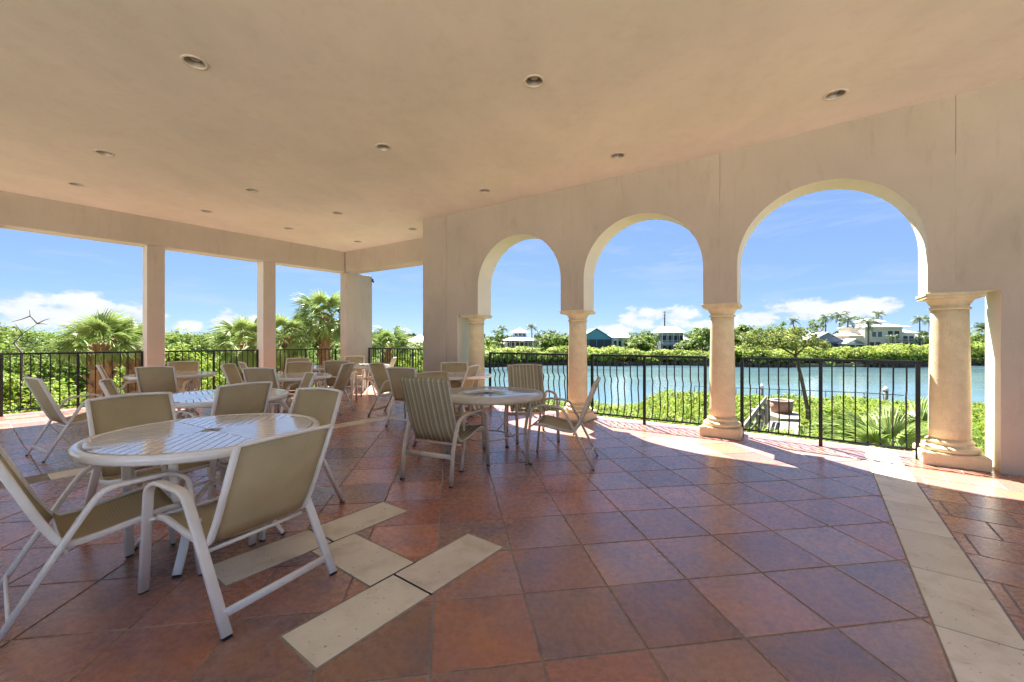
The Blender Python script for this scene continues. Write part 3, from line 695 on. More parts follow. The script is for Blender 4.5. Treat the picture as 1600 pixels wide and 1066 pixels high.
for i, (p, a_, lb) in enumerate(tabs):
    if i == 0: T0.location = (*p, 0); T0.rotation_euler = (0, 0, a_); T0['label'] = lb; T0['group'] = 'round white slatted tables'
    else: dup(T0, (*p, 0), a_, lb, 'round white slatted tables')
glass = mat('textured_glass', (.66, .69, .68), .16, var=.12, scale=9, bump=.0012, bscale=35, alpha=.08, spec=.9, coat=.6)
dark_line = mat('dark_line_print', (.05, .06, .06), .4)
gt = thing('glass_table', 'round patio table with textured glass top and dark starburst, sand coloured frame', 'table', (-.29, 4.70, 0), R(20))
Z = .745; Rr = .635
bm = bmesh.new(); lathe(bm, [(.03, Z-.006), (Rr-.022, Z-.006), (Rr-.022, Z), (.03, Z)], 72, cap=False); bm.verts.ensure_lookup_table()
for j in range(72): bm.faces.new((bm.verts[3*72+j], bm.verts[3*72+(j+1) % 72], bm.verts[(j+1) % 72], bm.verts[j]))
obj('glass_top', bm, glass, gt)
bm = bmesh.new(); lathe(bm, [(Rr-.03, Z-.012), (Rr-.02, Z-.04), (Rr+.006, Z-.044), (Rr+.012, Z-.02), (Rr+.006, Z+.002), (Rr-.014, Z+.004), (Rr-.0215, Z+.001), (Rr-.0215, Z-.008), (Rr-.03, Z-.012)], 72, cap=False); obj('rim', bm, frame_t, gt)
bm = bmesh.new(); lathe(bm, [(.024, Z-.012), (.042, Z-.012), (.042, Z+.003), (.026, Z+.004), (.024, Z-.012)], 24, cap=False); obj('umbrella_ring', bm, blackp, gt)
for k in range(12):
    a = k*math.pi/6; M = Matrix.Rotation(a, 4, 'Z'); bm = bmesh.new(); box(bm, .05, .27 if k % 2 == 0 else .20, -.003, .003, Z+.0006, Z+.0016, M); obj('starburst_line', bm, dark_line, gt)
for q in range(4):
    a = q*math.pi/2+math.pi/4; M = Matrix.Rotation(a, 3, 'Z'); bm = bmesh.new()
    pts = fillet([(.545, 0, Z-.035), (.50, 0, .50), (.47, 0, .30), (.54, 0, .012)], .2, 6); sweep(bm, [M @ p for p in pts], .030, .034, side=M @ Vector((0, 1, 0)), n=8); o = obj('leg', bm, frame_t, gt)
    bm = bmesh.new(); box(bm, .522, .558, -.018, .018, 0, .014, M.to_4x4()); obj('foot_cap', bm, blackp, o)
bm = bmesh.new(); sweep(bm, [(.26*math.cos(2*math.pi*i/28), .26*math.sin(2*math.pi*i/28), .26) for i in range(28)], .018, .018, side=(0, 0, 1), n=6, closed=True)
for q in range(4):
    M = Matrix.Rotation(q*math.pi/2+math.pi/4, 3, 'Z'); sweep(bm, [M @ Vector((.25, 0, .26)), M @ Vector((.36, 0, .30)), M @ Vector((.475, 0, .33))], .018, .018, n=6)
obj('ring_stretcher', bm, frame_t, gt)

# ------------------------------------------------------------------ land, water
ZW = -4.2; ZG = -3.55
def sheet(name, pts, z, m, **p):
    bm = bmesh.new(); bm.faces.new([bm.verts.new((x, y, z)) for x, y in pts]); return obj(name, bm, m, **p)
soil = mat('sandy_soil', (.22, .18, .12), .95, col2=(.07, .09, .03), scale=.6, bump=.02, bscale=3)
bed = mat('seabed', (.10, .12, .08), .9)
sheet('seabed', [(-3000, -500), (3000, -500), (3000, 4000), (-3000, 4000)], ZW-.8, bed, kind='structure')
water = mat('canal_water', (.085, .155, .20), .09, col2=(.11, .19, .225), scale=.05, spec=.5)
def water_tweak(m):
    t, nd, L, b = node_tweak(m); tc = t.nodes.new('ShaderNodeTexCoord')
    mp = t.nodes.new('ShaderNodeMapping'); mp.inputs['Scale'].default_value = (.35, 1, 1); L(tc.outputs['Object'], mp.inputs[0])
    n = N_(t, 'ShaderNodeTexNoise', Scale=1.6, Detail=6.0, Roughness=.6); L(mp.outputs[0], n.inputs['Vector'])
    bp = N_(t, 'ShaderNodeBump', Strength=.8, Distance=.045); L(n.outputs[0], bp.inputs['Height']); L(bp.outputs[0], b.inputs['Normal'])
    mp2 = t.nodes.new('ShaderNodeMapping'); mp2.inputs['Scale'].default_value = (.25, 1, 1); L(tc.outputs['Object'], mp2.inputs[0])
    n2 = N_(t, 'ShaderNodeTexNoise', Scale=.11, Detail=5.0, Roughness=.6); L(mp2.outputs[0], n2.inputs['Vector'])
    mr = N_(t, 'ShaderNodeMapRange'); mr.inputs['From Min'].default_value = .4; mr.inputs['From Max'].default_value = .62; mr.inputs['To Min'].default_value = .03; mr.inputs['To Max'].default_value = .16; L(n2.outputs[0], mr.inputs['Value']); L(mr.outputs[0], b.inputs['Roughness'])
water_tweak(water)
sheet('water', [(-3000, -500), (3000, -500), (3000, 4000), (-3000, 4000)], ZW, water, kind='structure')
def land(name, edge, far, **p):
    """irregular shore polygon, extruded down below the water"""
    bm = bmesh.new(); prism(bm, edge+far, ZW-.7, ZG); return obj(name, bm, soil, **p)
near_edge = [(-400, 60), (-120, 55), (-60, 50), (-40, 46), (-22, 33), (-9, 29), (-2, 31), (6, 32), (14, 31), (22, 29.5), (30, 28), (40, 26), (60, 22), (160, 10)]
land('near_shore_ground', near_edge, [(160, -120), (-400, -120)], kind='structure')
random.seed(3)
far_edge = [(-500, 150)]+[(x, 91+3.5*math.sin(x*.07)+2*math.sin(x*.21)+random.uniform(-1, 1)) for x in range(-160, 300, 6)]+[(600, 70)]
land('far_shore_ground', far_edge[::-1], [(-500, 3500), (2500, 3500)], kind='structure')
# terrace front wall down to the ground
bm = bmesh.new(); fo = [tuple(p) for p in floor_out]; ins = [Vector(p) for p in fo]; cen = sum(ins, Vector((0, 0)))/len(ins)
prism(bm, [tuple(p+(cen-p).normalized()*.12) for p in ins], ZG-.2, -.351); obj('terrace_base_wall', bm, stucco, kind='structure')

# ------------------------------------------------------------------ foliage tools
def leaf_mesh(name, P, S, Nn, cols, m, aspect=.55):
    """P centres (n,3), S sizes, Nn normals, cols (n,3): one rhombic leaf each"""
    n = len(P); Nn = Nn/np.linalg.norm(Nn, axis=1, keepdims=True)
    a = np.cross(Nn, rng.normal(size=(n, 3))); a /= np.linalg.norm(a, axis=1, keepdims=True); b = np.cross(Nn, a)
    S = S[:, None]; bend = Nn*S*.18
    V = np.stack([P-a*S*.5, P+b*S*.5*aspect+bend, P+a*S*.5, P-b*S*.5*aspect+bend], 1).reshape(-1, 3)
    me = bpy.data.meshes.new(name); me.vertices.add(4*n); me.vertices.foreach_set('co', V.astype(np.float32).ravel())
    me.loops.add(4*n); me.loops.foreach_set('vertex_index', np.arange(4*n, dtype=np.int32)); me.polygons.add(n)
    me.polygons.foreach_set('loop_start', np.arange(0, 4*n, 4, dtype=np.int32)); me.polygons.foreach_set('loop_total', np.full(n, 4, np.int32))
    ca = me.color_attributes.new('tint', 'FLOAT_COLOR', 'CORNER'); c4 = np.ones((n, 4, 4), np.float32); c4[:, :, :3] = cols[:, None, :]; ca.data.foreach_set('color', c4.ravel())
    me.update(calc_edges=True); me.materials.append(m); return me
def shell_pts(n, c, r, fill=.35, down=.3):
    d = rng.normal(size=(n, 3)); d /= np.linalg.norm(d, axis=1, keepdims=True); d[:, 2] = np.where(d[:, 2] < -down, -d[:, 2], d[:, 2])
    q = 1-fill*rng.random((n, 1))**1.5; return np.array(c)+d*q*np.array(r), d
def hue(n, base=1., s=.18):
    k = rng.normal(base, s, (n, 1)).clip(.4, 1.9); y = rng.normal(0, .12, (n, 1)); return np.hstack([k*(1+y), k, k*(1-y)])
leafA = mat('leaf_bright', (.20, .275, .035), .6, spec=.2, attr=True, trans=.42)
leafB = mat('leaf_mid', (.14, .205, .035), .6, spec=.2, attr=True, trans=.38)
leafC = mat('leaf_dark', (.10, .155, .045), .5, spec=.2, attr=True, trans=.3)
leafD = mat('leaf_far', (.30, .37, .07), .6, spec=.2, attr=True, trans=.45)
frond_m = mat('palm_frond', (.25, .33, .10), .38, spec=.2, attr=True, trans=.3)
bark = mat('bark', (.16, .12, .085), .9, var=.5, scale=9, bump=.02, bscale=18)
boots = mat('palm_boots', (.36, .20, .10), .9, var=.5, scale=7, bump=.02, bscale=14)
def clumped(n_cl, per, c, r, cr, size, fill=.4, n_up=.5):
    """leaf clumps scattered over the crown shell"""
    C, D = shell_pts(n_cl, c, r, fill)
    Ps, Ns, Cs = [], [], []
    for k in range(n_cl):
        q, d = shell_pts(per, C[k], np.array((cr, cr, cr*.75))*rng.uniform(.6, 1.3), .8, .9); Ps.append(q); Ns.append(d*.6+np.array((0, 0, n_up))+rng.normal(0, .45, d.shape)); Cs.append(hue(per, rng.uniform(.75, 1.3), .14))
    P = np.vstack(Ps); return P, size*rng.uniform(.6, 1.3, len(P)), np.vstack(Ns), np.vstack(Cs)
def trunk_bm(bm, segs, r0, r1, n=8):
    k = len(segs); tp = [(1-i/(k-1))*1+(i/(k-1))*(r1/r0) for i in range(k)]; sweep(bm, segs, 2*r0, 2*r0, n=n, taper=tp)
def make_bush(name, label, cat, R0, hgt, m, n_cl=70, per=110, size=.10, group=None, cr=.28):
    """shrub with several stems; origin at the ground"""
    t = thing(name, label, cat, group=group)
    bm = bmesh.new()
    for i in range(6):
        a = random.uniform(0, 6.28); e = Vector((math.cos(a)*R0*.55, math.sin(a)*R0*.55, hgt*.72)); mid = e*.5+Vector((random.uniform(-.1, .1), random.uniform(-.1, .1), 0)); trunk_bm(bm, [(0, 0, 0), mid, e], .045, .012, 6)
    obj('stems', bm, bark, t)
    P, S, Nn, Cc = clumped(n_cl, per, (0, 0, hgt*.58), (R0, R0, hgt*.46), R0*cr, size); link('crown', leaf_mesh('crown', P, S, Nn, Cc, m), None, t)
    return t

# near ground cover: bright sea-grape like scrub right below the railings
def scrub(name, areas, m, label=None):
    Ps, Ss, Ns, Cs = [], [], [], []
    for (x0, x1, y0, y1, n, size, hb, amp) in areas:
        x = rng.uniform(x0, x1, n); y = rng.uniform(y0, y1, n); nz = np.array([noise.fractal(Vector((a*.55, b*.55, 3.3)), 1.0, 2.0, 4) for a, b in zip(x, y)])
        nz2 = np.array([noise.noise(Vector((a*1.9, b*1.9, 9.1))) for a, b in zip(x, y)])
        z = hb+amp*nz+.28*nz2-rng.random(n)**2*.55
        g = np.stack([nz2, nz], 1)*.5
        Ps.append(np.stack([x, y, z], 1)); Ss.append(size*rng.uniform(.6, 1.35, n)); Ns.append(np.stack([g[:, 0]+rng.normal(0, .5, n), g[:, 1]+rng.normal(0, .5, n), np.full(n, .8)], 1))
        Cs.append(hue(n, 1, .16)*(1+.35*nz2[:, None]))
    o = link(name, leaf_mesh(name, np.vstack(Ps), np.concatenate(Ss), np.vstack(Ns), np.vstack(Cs).clip(.3, 2), m), None, kind='stuff'); return o
def keep(P, f): return P
def outside(P, m=1.0):
    d1 = P[:, 0]*NW.x+P[:, 1]*NW.y-D0; d2 = P[:, 0]*NL.x+P[:, 1]*NL.y-DL
    return (d1 > m) | (d2 > m)
def scrub_field(name, n, dist, xr, size, m, lift=0., seed=0):
    x = rng.uniform(xr[0], xr[1], n*2); y = rng.uniform(dist[0], dist[1], n*2)
    k = np.abs(x) < y*1.32+2; x = x[k][:n]; y = y[k][:n]
    D = x*NW.x+y*NW.y
    nz = np.array([noise.fractal(Vector((a*.42, b*.42, 3.3+seed)), 1.0, 2.0, 4) for a, b in zip(x, y)])
    nz2 = np.array([noise.noise(Vector((a*1.5, b*1.5, 9.1+seed))) for a, b in zip(x, y)])
    ra = x/np.maximum(y, .1); sl = np.where(ra < .30, .125, np.where(ra < .36, .125-(ra-.30)/.06*.057, .068)); hb = -.95-(np.clip(D, 8, 60)-9)*sl
    hole = (ra > .555) & (ra < .70) & (y > 12.8); hb = np.where(hole, np.minimum(hb, -2.55), hb)
    z = hb+lift+.42*nz+.30*nz2-rng.random(len(x))**2*.6; z = np.maximum(z, ZG+.05)
    P = np.stack([x, y, z], 1); ok = outside(P, .95) & (y < 29.5+.5*np.sin(x)) & ((x > -1.5) | (y > 22)); ok &= (x*-.30+y < 27.5) | (x < 8)
    P = P[ok]; nz2 = nz2[ok]; n = len(P)
    Nn = np.stack([rng.normal(0, .55, n), rng.normal(-.1, .55, n), np.full(n, .75)], 1)
    cols = (hue(n, 1, .17)*(1+.4*nz2[:, None])).clip(.35, 2)
    return link(name, leaf_mesh(name, P, size*rng.uniform(.55, 1.35, n), Nn, cols, m, .7), None, kind='stuff')
scrub_field('leafy_ground_cover', 62000, (5, 15), (-3, 19), .105, leafA)
scrub_field('shore_scrub', 60000, (14, 31), (-14, 36), .17, leafA, seed=4)
def blades(name, n, dist, xr, ln, m, seed=0, lift=0.):
    x = rng.uniform(xr[0], xr[1], n*2); y = rng.uniform(dist[0], dist[1], n*2); k = np.abs(x) < y*1.32+2; x = x[k][:n]; y = y[k][:n]; D = x*NW.x+y*NW.y
    nz = np.array([noise.fractal(Vector((a*.42, b*.42, 3.3+seed)), 1.0, 2.0, 4) for a, b in zip(x, y)]); cl = np.array([noise.noise(Vector((a*.8, b*.8, 31.))) for a, b in zip(x, y)])
    ra = x/np.maximum(y, .1); sl = np.where(ra < .30, .125, np.where(ra < .36, .125-(ra-.30)/.06*.057, .068)); hb = -.95-(np.clip(D, 8, 60)-9)*sl; hole = (ra > .555) & (ra < .70) & (y > 12.8); hb = np.where(hole, np.minimum(hb, -2.75), hb)
    z = np.maximum(hb+.42*nz-.35+lift, ZG+.05); P = np.stack([x, y, z], 1); ok = outside(P, 1.0) & (y < 29.3) & ((x > -1.5) | (y > 22)) & (cl > -.12); P = P[ok]; n = len(P)
    a = rng.uniform(0, 6.283, n); le = ln*rng.uniform(.5, 1.3, n); w_ = .016*(1+P[:, 1]*.05); d = np.stack([np.cos(a), np.sin(a), 0*a], 1); s = np.stack([-np.sin(a), np.cos(a), 0*a], 1)*w_[:, None]
    up = np.array((0, 0, 1.)); t1 = P+(up*.62+d*.16)*le[:, None]; t2 = P+(up*.86+d*(.42+.3*rng.random((n, 1))))*le[:, None]
    V = np.stack([P-s, P+s, t1+s*.8, t1-s*.8, t1-s*.8, t1+s*.8, t2+s*.12, t2-s*.12], 1).reshape(-1, 3); m_ = 2*n
    me = bpy.data.meshes.new(name); me.vertices.add(4*m_); me.vertices.foreach_set('co', V.astype(np.float32).ravel()); me.loops.add(4*m_); me.loops.foreach_set('vertex_index', np.arange(4*m_, dtype=np.int32)); me.polygons.add(m_)
    me.polygons.foreach_set('loop_start', np.arange(0, 4*m_, 4, dtype=np.int32)); me.polygons.foreach_set('loop_total', np.full(m_, 4, np.int32))
    cc = hue(n, 1, .22); br = rng.random(n) < .10; cc[br] = np.array((1.5, 1.05, 1.5)); c4 = np.ones((n, 8, 4), np.float32); c4[:, :, :3] = cc[:, None, :]; ca = me.color_attributes.new('tint', 'FLOAT_COLOR', 'CORNER'); ca.data.foreach_set('color', c4.ravel())
    me.update(calc_edges=True); me.materials.append(m); return link(name, me, None, kind='stuff')
blades('long_grass', 42000, (5, 29.3), (-10, 34), .55, leafA)
scrub_field('olive_creeper', 16000, (5, 29), (-6, 32), .13, leafB, lift=.10, seed=9)
# dark sheet under the scrub, shade in the gaps put into its colour
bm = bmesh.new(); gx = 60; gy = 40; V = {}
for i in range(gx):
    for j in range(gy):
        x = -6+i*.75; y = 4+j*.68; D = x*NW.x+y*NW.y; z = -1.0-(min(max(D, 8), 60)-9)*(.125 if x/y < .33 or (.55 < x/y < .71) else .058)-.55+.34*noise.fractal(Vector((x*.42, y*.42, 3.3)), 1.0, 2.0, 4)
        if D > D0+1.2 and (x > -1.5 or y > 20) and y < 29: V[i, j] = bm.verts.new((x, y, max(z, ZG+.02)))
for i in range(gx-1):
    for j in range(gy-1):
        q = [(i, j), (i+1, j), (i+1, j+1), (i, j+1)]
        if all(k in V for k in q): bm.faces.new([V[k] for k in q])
obj('scrub_shade', bm, mat('scrub_shade_tone', (.05, .07, .02), .95, col2=(.09, .07, .04), scale=6, bump=.03, bscale=12), kind='stuff')

# bushes and mangrove trees, built once per kind and copied
bushA = make_bush('broadleaf_bush', 'x', 'bush', 1.9, 4.4, leafA, 95, 120, .125, cr=.26)
bushB = make_bush('mangrove_bush', 'x', 'bush', 2.3, 5.2, leafB, 120, 120, .115, cr=.24)
bushC = make_bush('dark_leaved_bush', 'x', 'bush', 2.0, 4.8, leafC, 95, 110, .12, cr=.26)
GB = 'bushes and mangroves beyond the left railing'
PX = lambda u, Y: (u-800)/645*Y
def put(proto, u, Y, label, group, s=1., zs=1., z=ZG, rz=None):
    rz = random.uniform(0, 6.28) if rz is None else rz
    if proto['label'] == 'x':
        proto.location = (PX(u, Y), Y, z); proto.rotation_euler = (0, 0, rz); proto.scale = (s, s, s*zs); proto['label'] = label; proto['group'] = group; return proto
    return dup(proto, (PX(u, Y), Y, z), rz, label, group, (s, s, s*zs))
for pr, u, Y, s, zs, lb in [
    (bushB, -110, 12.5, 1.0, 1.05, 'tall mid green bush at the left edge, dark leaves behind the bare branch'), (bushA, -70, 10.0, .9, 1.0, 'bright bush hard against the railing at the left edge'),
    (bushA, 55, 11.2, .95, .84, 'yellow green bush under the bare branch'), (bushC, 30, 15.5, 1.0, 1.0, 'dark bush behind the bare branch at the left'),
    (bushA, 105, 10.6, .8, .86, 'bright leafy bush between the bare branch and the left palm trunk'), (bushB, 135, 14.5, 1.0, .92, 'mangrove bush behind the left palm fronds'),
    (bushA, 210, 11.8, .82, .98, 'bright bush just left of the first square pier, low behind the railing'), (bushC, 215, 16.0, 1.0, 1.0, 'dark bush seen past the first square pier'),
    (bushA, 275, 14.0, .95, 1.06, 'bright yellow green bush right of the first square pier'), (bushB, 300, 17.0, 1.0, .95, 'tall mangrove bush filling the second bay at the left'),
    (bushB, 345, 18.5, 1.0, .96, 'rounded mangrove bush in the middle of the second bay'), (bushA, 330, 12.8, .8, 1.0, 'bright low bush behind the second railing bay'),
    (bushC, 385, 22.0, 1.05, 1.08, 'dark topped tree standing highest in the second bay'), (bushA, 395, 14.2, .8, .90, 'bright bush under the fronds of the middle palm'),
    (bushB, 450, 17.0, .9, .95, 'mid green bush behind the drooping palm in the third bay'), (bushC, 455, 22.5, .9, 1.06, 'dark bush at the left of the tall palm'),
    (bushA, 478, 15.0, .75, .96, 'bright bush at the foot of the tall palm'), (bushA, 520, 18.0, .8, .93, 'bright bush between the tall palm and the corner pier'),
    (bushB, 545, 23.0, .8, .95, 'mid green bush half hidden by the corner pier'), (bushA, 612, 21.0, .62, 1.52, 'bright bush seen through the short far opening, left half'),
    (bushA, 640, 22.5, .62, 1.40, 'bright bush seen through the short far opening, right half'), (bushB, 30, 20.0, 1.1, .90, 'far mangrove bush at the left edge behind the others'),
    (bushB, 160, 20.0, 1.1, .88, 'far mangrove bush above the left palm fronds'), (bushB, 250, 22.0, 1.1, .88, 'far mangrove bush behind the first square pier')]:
    put(pr, u, Y, lb, GB, s, zs)
GR = 'bushes on the near bank below the arches'
for pr, u, Y, s, zs, lb in [(bushA, 1025, 19.5, .62, .55, 'bright bush rising over the water line in the middle arch'), (bushB, 775, 15.0, .42, .60, 'small bush behind the left end of the railing in the smallest arch'),
    (bushB, 1245, 17.5, .42, .34, 'low dark bush around the foot of the leaning tree'), (bushA, 1540, 12.5, .55, .50, 'bright bush in the gap between the nearest column and the right hand pier'),
    (bushA, 1400, 17.0, .50, .42, 'bright bush behind the fan palms in the largest arch'), (bushA, 1110, 17.0, .5, .44, 'bright bush left of the wooden handrail')]:
    put(pr, u, Y, lb, GR, s, zs)

# fan palms
def frond_mesh(k, seed):
    rs = np.random.default_rng(seed); V = []; F = []; Cc = []
    def quad(a, b, c, d, col): i = len(V); V.extend([a, b, c, d]); F.append((i, i+1, i+2, i+3)); Cc.append(col)
    L0 = .85; pc = (.9, .95, .6)
    for i in range(4):
        x0 = L0*i/4; x1 = L0*(i+1)/4; z0 = -.12*(x0/L0)**2; z1 = -.12*(x1/L0)**2
        quad((x0, -.016, z0), (x0, .016, z0), (x1, .012, z1), (x1, -.012, z1), pc); quad((x0, 0, z0-.018), (x0, 0, z0+.01), (x1, 0, z1+.008), (x1, 0, z1-.014), pc)
    n = 34
    for j in range(n):
        t = (j+.5)/n*2-1; a = t*R(118); ln = (.86-.30*abs(t)**1.6)*rs.uniform(.9, 1.05); w = .030
        col = tuple((rs.normal(1, .15)*np.array((1, 1, 1))).clip(.5, 1.6))
        pts = []
        for s in (0, .28, .62, 1.0):
            r = ln*s; droop = -.12-.10*s-.42*s**2.6*abs(rs.normal(1, .25)); pts.append(np.array((L0-.02+r*math.cos(a), r*math.sin(a), droop-.10*abs(t))))
        wd = [.010, w, w*.8, .003]; pn = np.array((-math.sin(a), math.cos(a), 0))
        fold = np.array((0, 0, .014))
        for q in range(3):
            quad(tuple(pts[q]-pn*wd[q]), tuple(pts[q]-fold*(q > 0)), tuple(pts[q+1]-fold*(q < 2)), tuple(pts[q+1]-pn*wd[q+1]), col)
            quad(tuple(pts[q]-fold*(q > 0)), tuple(pts[q]+pn*wd[q]), tuple(pts[q+1]+pn*wd[q+1]), tuple(pts[q+1]-fold*(q < 2)), col)
    me = bpy.data.meshes.new('frond'); me.from_pydata(V, [], F); ca = me.color_attributes.new('tint', 'FLOAT_COLOR', 'CORNER')
    ca.data.foreach_set('color', np.repeat(np.array([(*c, 1) for c in Cc], np.float32), 4, 0).ravel()); me.materials.append(frond_m); return me
FR = [frond_mesh(k, 40+k) for k in range(4)]
def fan_palm(u, Y, crown_z, label, group, nf=30, s=1., trunk_r=.16, base=ZG, lean=(0, 0), low=-50, boot=True, name='fan_palm', rs=1):
    x = PX(u, Y); t = thing(name, label, 'palm', (x, Y, base), 0, group); rd = random.Random(int(u*7+rs)); h = crown_z-base
    if h > .5:
        bm = bmesh.new(); seg = [(lean[0]*(1-(i/10))**2*-1, lean[1]*(1-(i/10))**2*-1, h*i/10) for i in range(11)]; sweep(bm, seg, trunk_r*2, trunk_r*2, n=12, taper=[1.15-.2*i/10 for i in range(11)]); obj('trunk', bm, boots if boot else bark, t)
        if boot:
            bm = bmesh.new(); nb_ = int(min(h, 3.2)/.07)
            for i in range(nb_):
                a = i*2.4; z = h-.05-i*.07*min(1, 1); r = trunk_r*1.0; M = Matrix.Translation((r*math.cos(a), r*math.sin(a), z)) @ Matrix.Rotation(a, 4, 'Z') @ Matrix.Rotation(R(35), 4, 'Y')
                box(bm, -.02, .035, -.05, .05, -.05, .16, M)
            obj('leaf_boots', bm, boots, t, kind='stuff')
    for i in range(nf):
        az = i*2.39996+rd.uniform(-.25, .25); el = R(82-(82-low)*(i/(nf-1))**.85+rd.uniform(-6, 6)); f = link('frond', FR[i % 4], None, t)
        f.location = (.06*math.cos(az), .06*math.sin(az), h+.02*(nf-i)/nf); f.rotation_euler = (rd.uniform(-.5, .5), -el, az); k = s*rd.uniform(.85, 1.1); f.scale = (k, k, k)
    return t
GP = 'fan palms beyond the left railing'
fan_palm(158, 9.9, 1.30, 'fan palm with an orange brown trunk right behind the left railing', GP, 34, .50, .20, low=-30)
fan_palm(208, 10.8, 1.25, 'fan palm whose fronds touch the first square pier', GP, 26, .46, .15, low=-35)
fan_palm(385, 12.6, 1.30, 'silvery fan palm behind the second railing bay, left of the second square pier', GP, 34, .58, .16, low=-55)
fan_palm(446, 13.4, 1.45, 'drooping fan palm just right of the second square pier', GP, 32, .58, .16, low=-60)
fan_palm(507, 14.6, 2.22, 'tall fan palm with a rough brown trunk in the third bay', GP, 38, .64, .19, low=-48, rs=5)
fan_palm(607, 19.0, 1.05, 'low bright fan palm seen through the short far opening', GP, 22, .7, .14, low=0)
GQ = 'low fan palms under the largest arch'
fan_palm(1385, 8.6, -1.25, 'low fan palm fanning out just behind the post of the largest arch', GQ, 22, .75, .1, base=-1.6, low=5)
fan_palm(1330, 10.2, -1.45, 'low fan palm left of the middle post in the largest arch', GQ, 18, .7, .1, base=-1.8, low=5)
fan_palm(1425, 10.6, -1.35, 'low fan palm next to the nearest stone column', GQ, 18, .75, .1, base=-1.7, low=5)
fan_palm(1360, 12.6, -1.75, 'low fan palm farther back in the largest arch', GQ, 16, .75, .1, base=-2.1, low=5)

# bare branch at the left
t = thing('bare_tree', 'dead leafless tree with forked grey branches at the left edge', 'tree', (PX(24, 10.5), 10.5, ZG))
bm = bmesh.new(); z0 = -ZG+H
def rel(u, v, Y=10.5): return (PX(u, Y)-PX(24, 10.5), 0, H-(v-533)*Y/645-ZG)
trunk_bm(bm, [(0, 0, 0), (.1, 0, 2.6), rel(35, 553), rel(22, 536)], .035, .02, 6); obj('trunk', bm, bark, t)
for br in ([rel(22, 536), rel(35, 522), rel(58, 506)], [rel(58, 506), rel(47, 494), rel(46, 484)], [rel(47, 494), rel(34, 499), rel(18, 503)], [rel(58, 506), rel(68, 501), rel(77, 498)], [rel(58, 506), rel(66, 506), rel(74, 507)], [rel(35, 522), rel(28, 512), rel(24, 506)]):
    bm = bmesh.new(); trunk_bm(bm, br, .015, .005, 5); obj('branch', bm, bark, t)

# leaning tree in the largest arch
def tree_from(name, label, base, segs, crown_c, crown_r, m, n_cl, per, size, cr, cat='tree', fill=.9):
    t = thing(name, label, cat, base); bm = bmesh.new(); trunk_bm(bm, segs[0][0], segs[0][1], segs[0][2], 8); obj('trunk', bm, bark, t)
    for pts, r0, r1 in segs[1:]: bm = bmesh.new(); trunk_bm(bm, pts, r0, r1, 6); obj('branch', bm, bark, t)
    P, S, Nn, Cc = clumped(n_cl, per, crown_c, crown_r, cr, size, fill=fill); link('crown', leaf_mesh('crown', P, S, Nn, Cc, m), None, t); return t
BY = 15.5; bx = PX(1262, BY)
def rl(u, v, dy=0.): return (PX(u, BY)-bx, dy, H-(v-533)*BY/645-ZG)
sg = [([(0, 0, 0), rl(1262, 640), rl(1252, 590), rl(1243, 556)], .085, .05)]
for e in ([rl(1243, 556), rl(1215, 535, .3), rl(1180, 522, .6), rl(1160, 512, .8)], [rl(1243, 556), rl(1240, 525, -.2), rl(1225, 500, -.4)], [rl(1243, 556), rl(1270, 535, .2), rl(1288, 522, .3), rl(1298, 512, .4)], [rl(1225, 540), rl(1190, 545, -.6), rl(1160, 545, -.9)], [rl(1265, 538), rl(1290, 545, .6), rl(1315, 548, .8)]): sg.append((e, .04, .010))
frond_d = mat('far_palm_frond', (.09, .13, .05), .5, spec=.2, attr=True, trans=.3)
leafT = mat('leaf_olive', (.19, .23, .06), .5, spec=.2, attr=True, trans=.4)
cz = H-(538-533)*BY/645-ZG
tree_from('leaning_tree', 'sparse olive green tree with a leaning trunk rising from the bank in the largest arch', (bx, BY, ZG), sg, (PX(1222, BY)-bx, .1, cz), (1.55, 1.2, .62), leafT, 80, 60, .10, .24)

# boardwalk handrail, dock rail, piles, planter
wood = mat('weathered_wood', (.27, .25, .22), .85, col2=(.17, .155, .135), scale=14, bump=.004, bscale=30, stretch=(1, 6, 6))
hr = thing('wooden_handrail', 'weathered grey wooden handrail of the walkway going down to the dock', 'handrail')
pA = Vector((PX(1158, 9.6), 9.6, -.78)); pB = Vector((PX(1197, 18.5), 18.5, -1.22)); dv = (pB-pA)
def beamo(name, a, b, w_, h_, m, parent): 
    bm = bmesh.new(); sweep(bm, [a, b], w_*1.414, h_*1.414, side=(0, 0, 1), n=4); return obj(name, bm, m, parent)
for dz in (0, -.34): beamo('rail_board', pA+Vector((0, 0, dz)), pB+Vector((0, 0, dz)), .19 if dz == 0 else .14, .05, wood, hr)
for i in range(6):
    p = pA+dv*(i/5)+Vector((.08, 0, 0)); boxo('post', (p.x-.045, p.x+.045, p.y-.045, p.y+.045, ZG, p.z-.06), wood, hr)
wk = thing('boardwalk', 'weathered wooden boardwalk running to the dock beside the handrail', 'boardwalk')
nd_ = 60; me = None
for i in range(nd_):
    p = pA+dv*((i+.5)/nd_); o = None
    if me is None: o = boxo('deck_board', (0, 1.3, -.068, .068, -.035, 0), wood, wk); me = o.data
    else: o = link('deck_board', me, None, wk)
    o.location = (p.x+.15, p.y, p.z-1.02); o.rotation_euler = (0, 0, -.3)
railm = mat('galvanised_rail', (.16, .19, .22), .4, metal=.6)
dk = thing('dock_railing', 'thin grey blue railing along the dock at the water edge', 'railing')
dp = [(1085, 603, 35), (1150, 606, 33.5), (1215, 608.5, 32.5), (1290, 611.5, 31.5), (1350, 614, 30.5), (1412, 618, 29.5)]
dps = [Vector((PX(u, Y), Y, H-(v-533)*Y/645)) for u, v, Y in dp]
bm = bmesh.new(); sweep(bm, dps, .07, .07, n=6); obj('top_rail', bm, railm, dk)
bm = bmesh.new(); sweep(bm, [p+Vector((0, 0, -.58)) for p in dps], .05, .05, n=6); obj('lower_rail', bm, railm, dk)
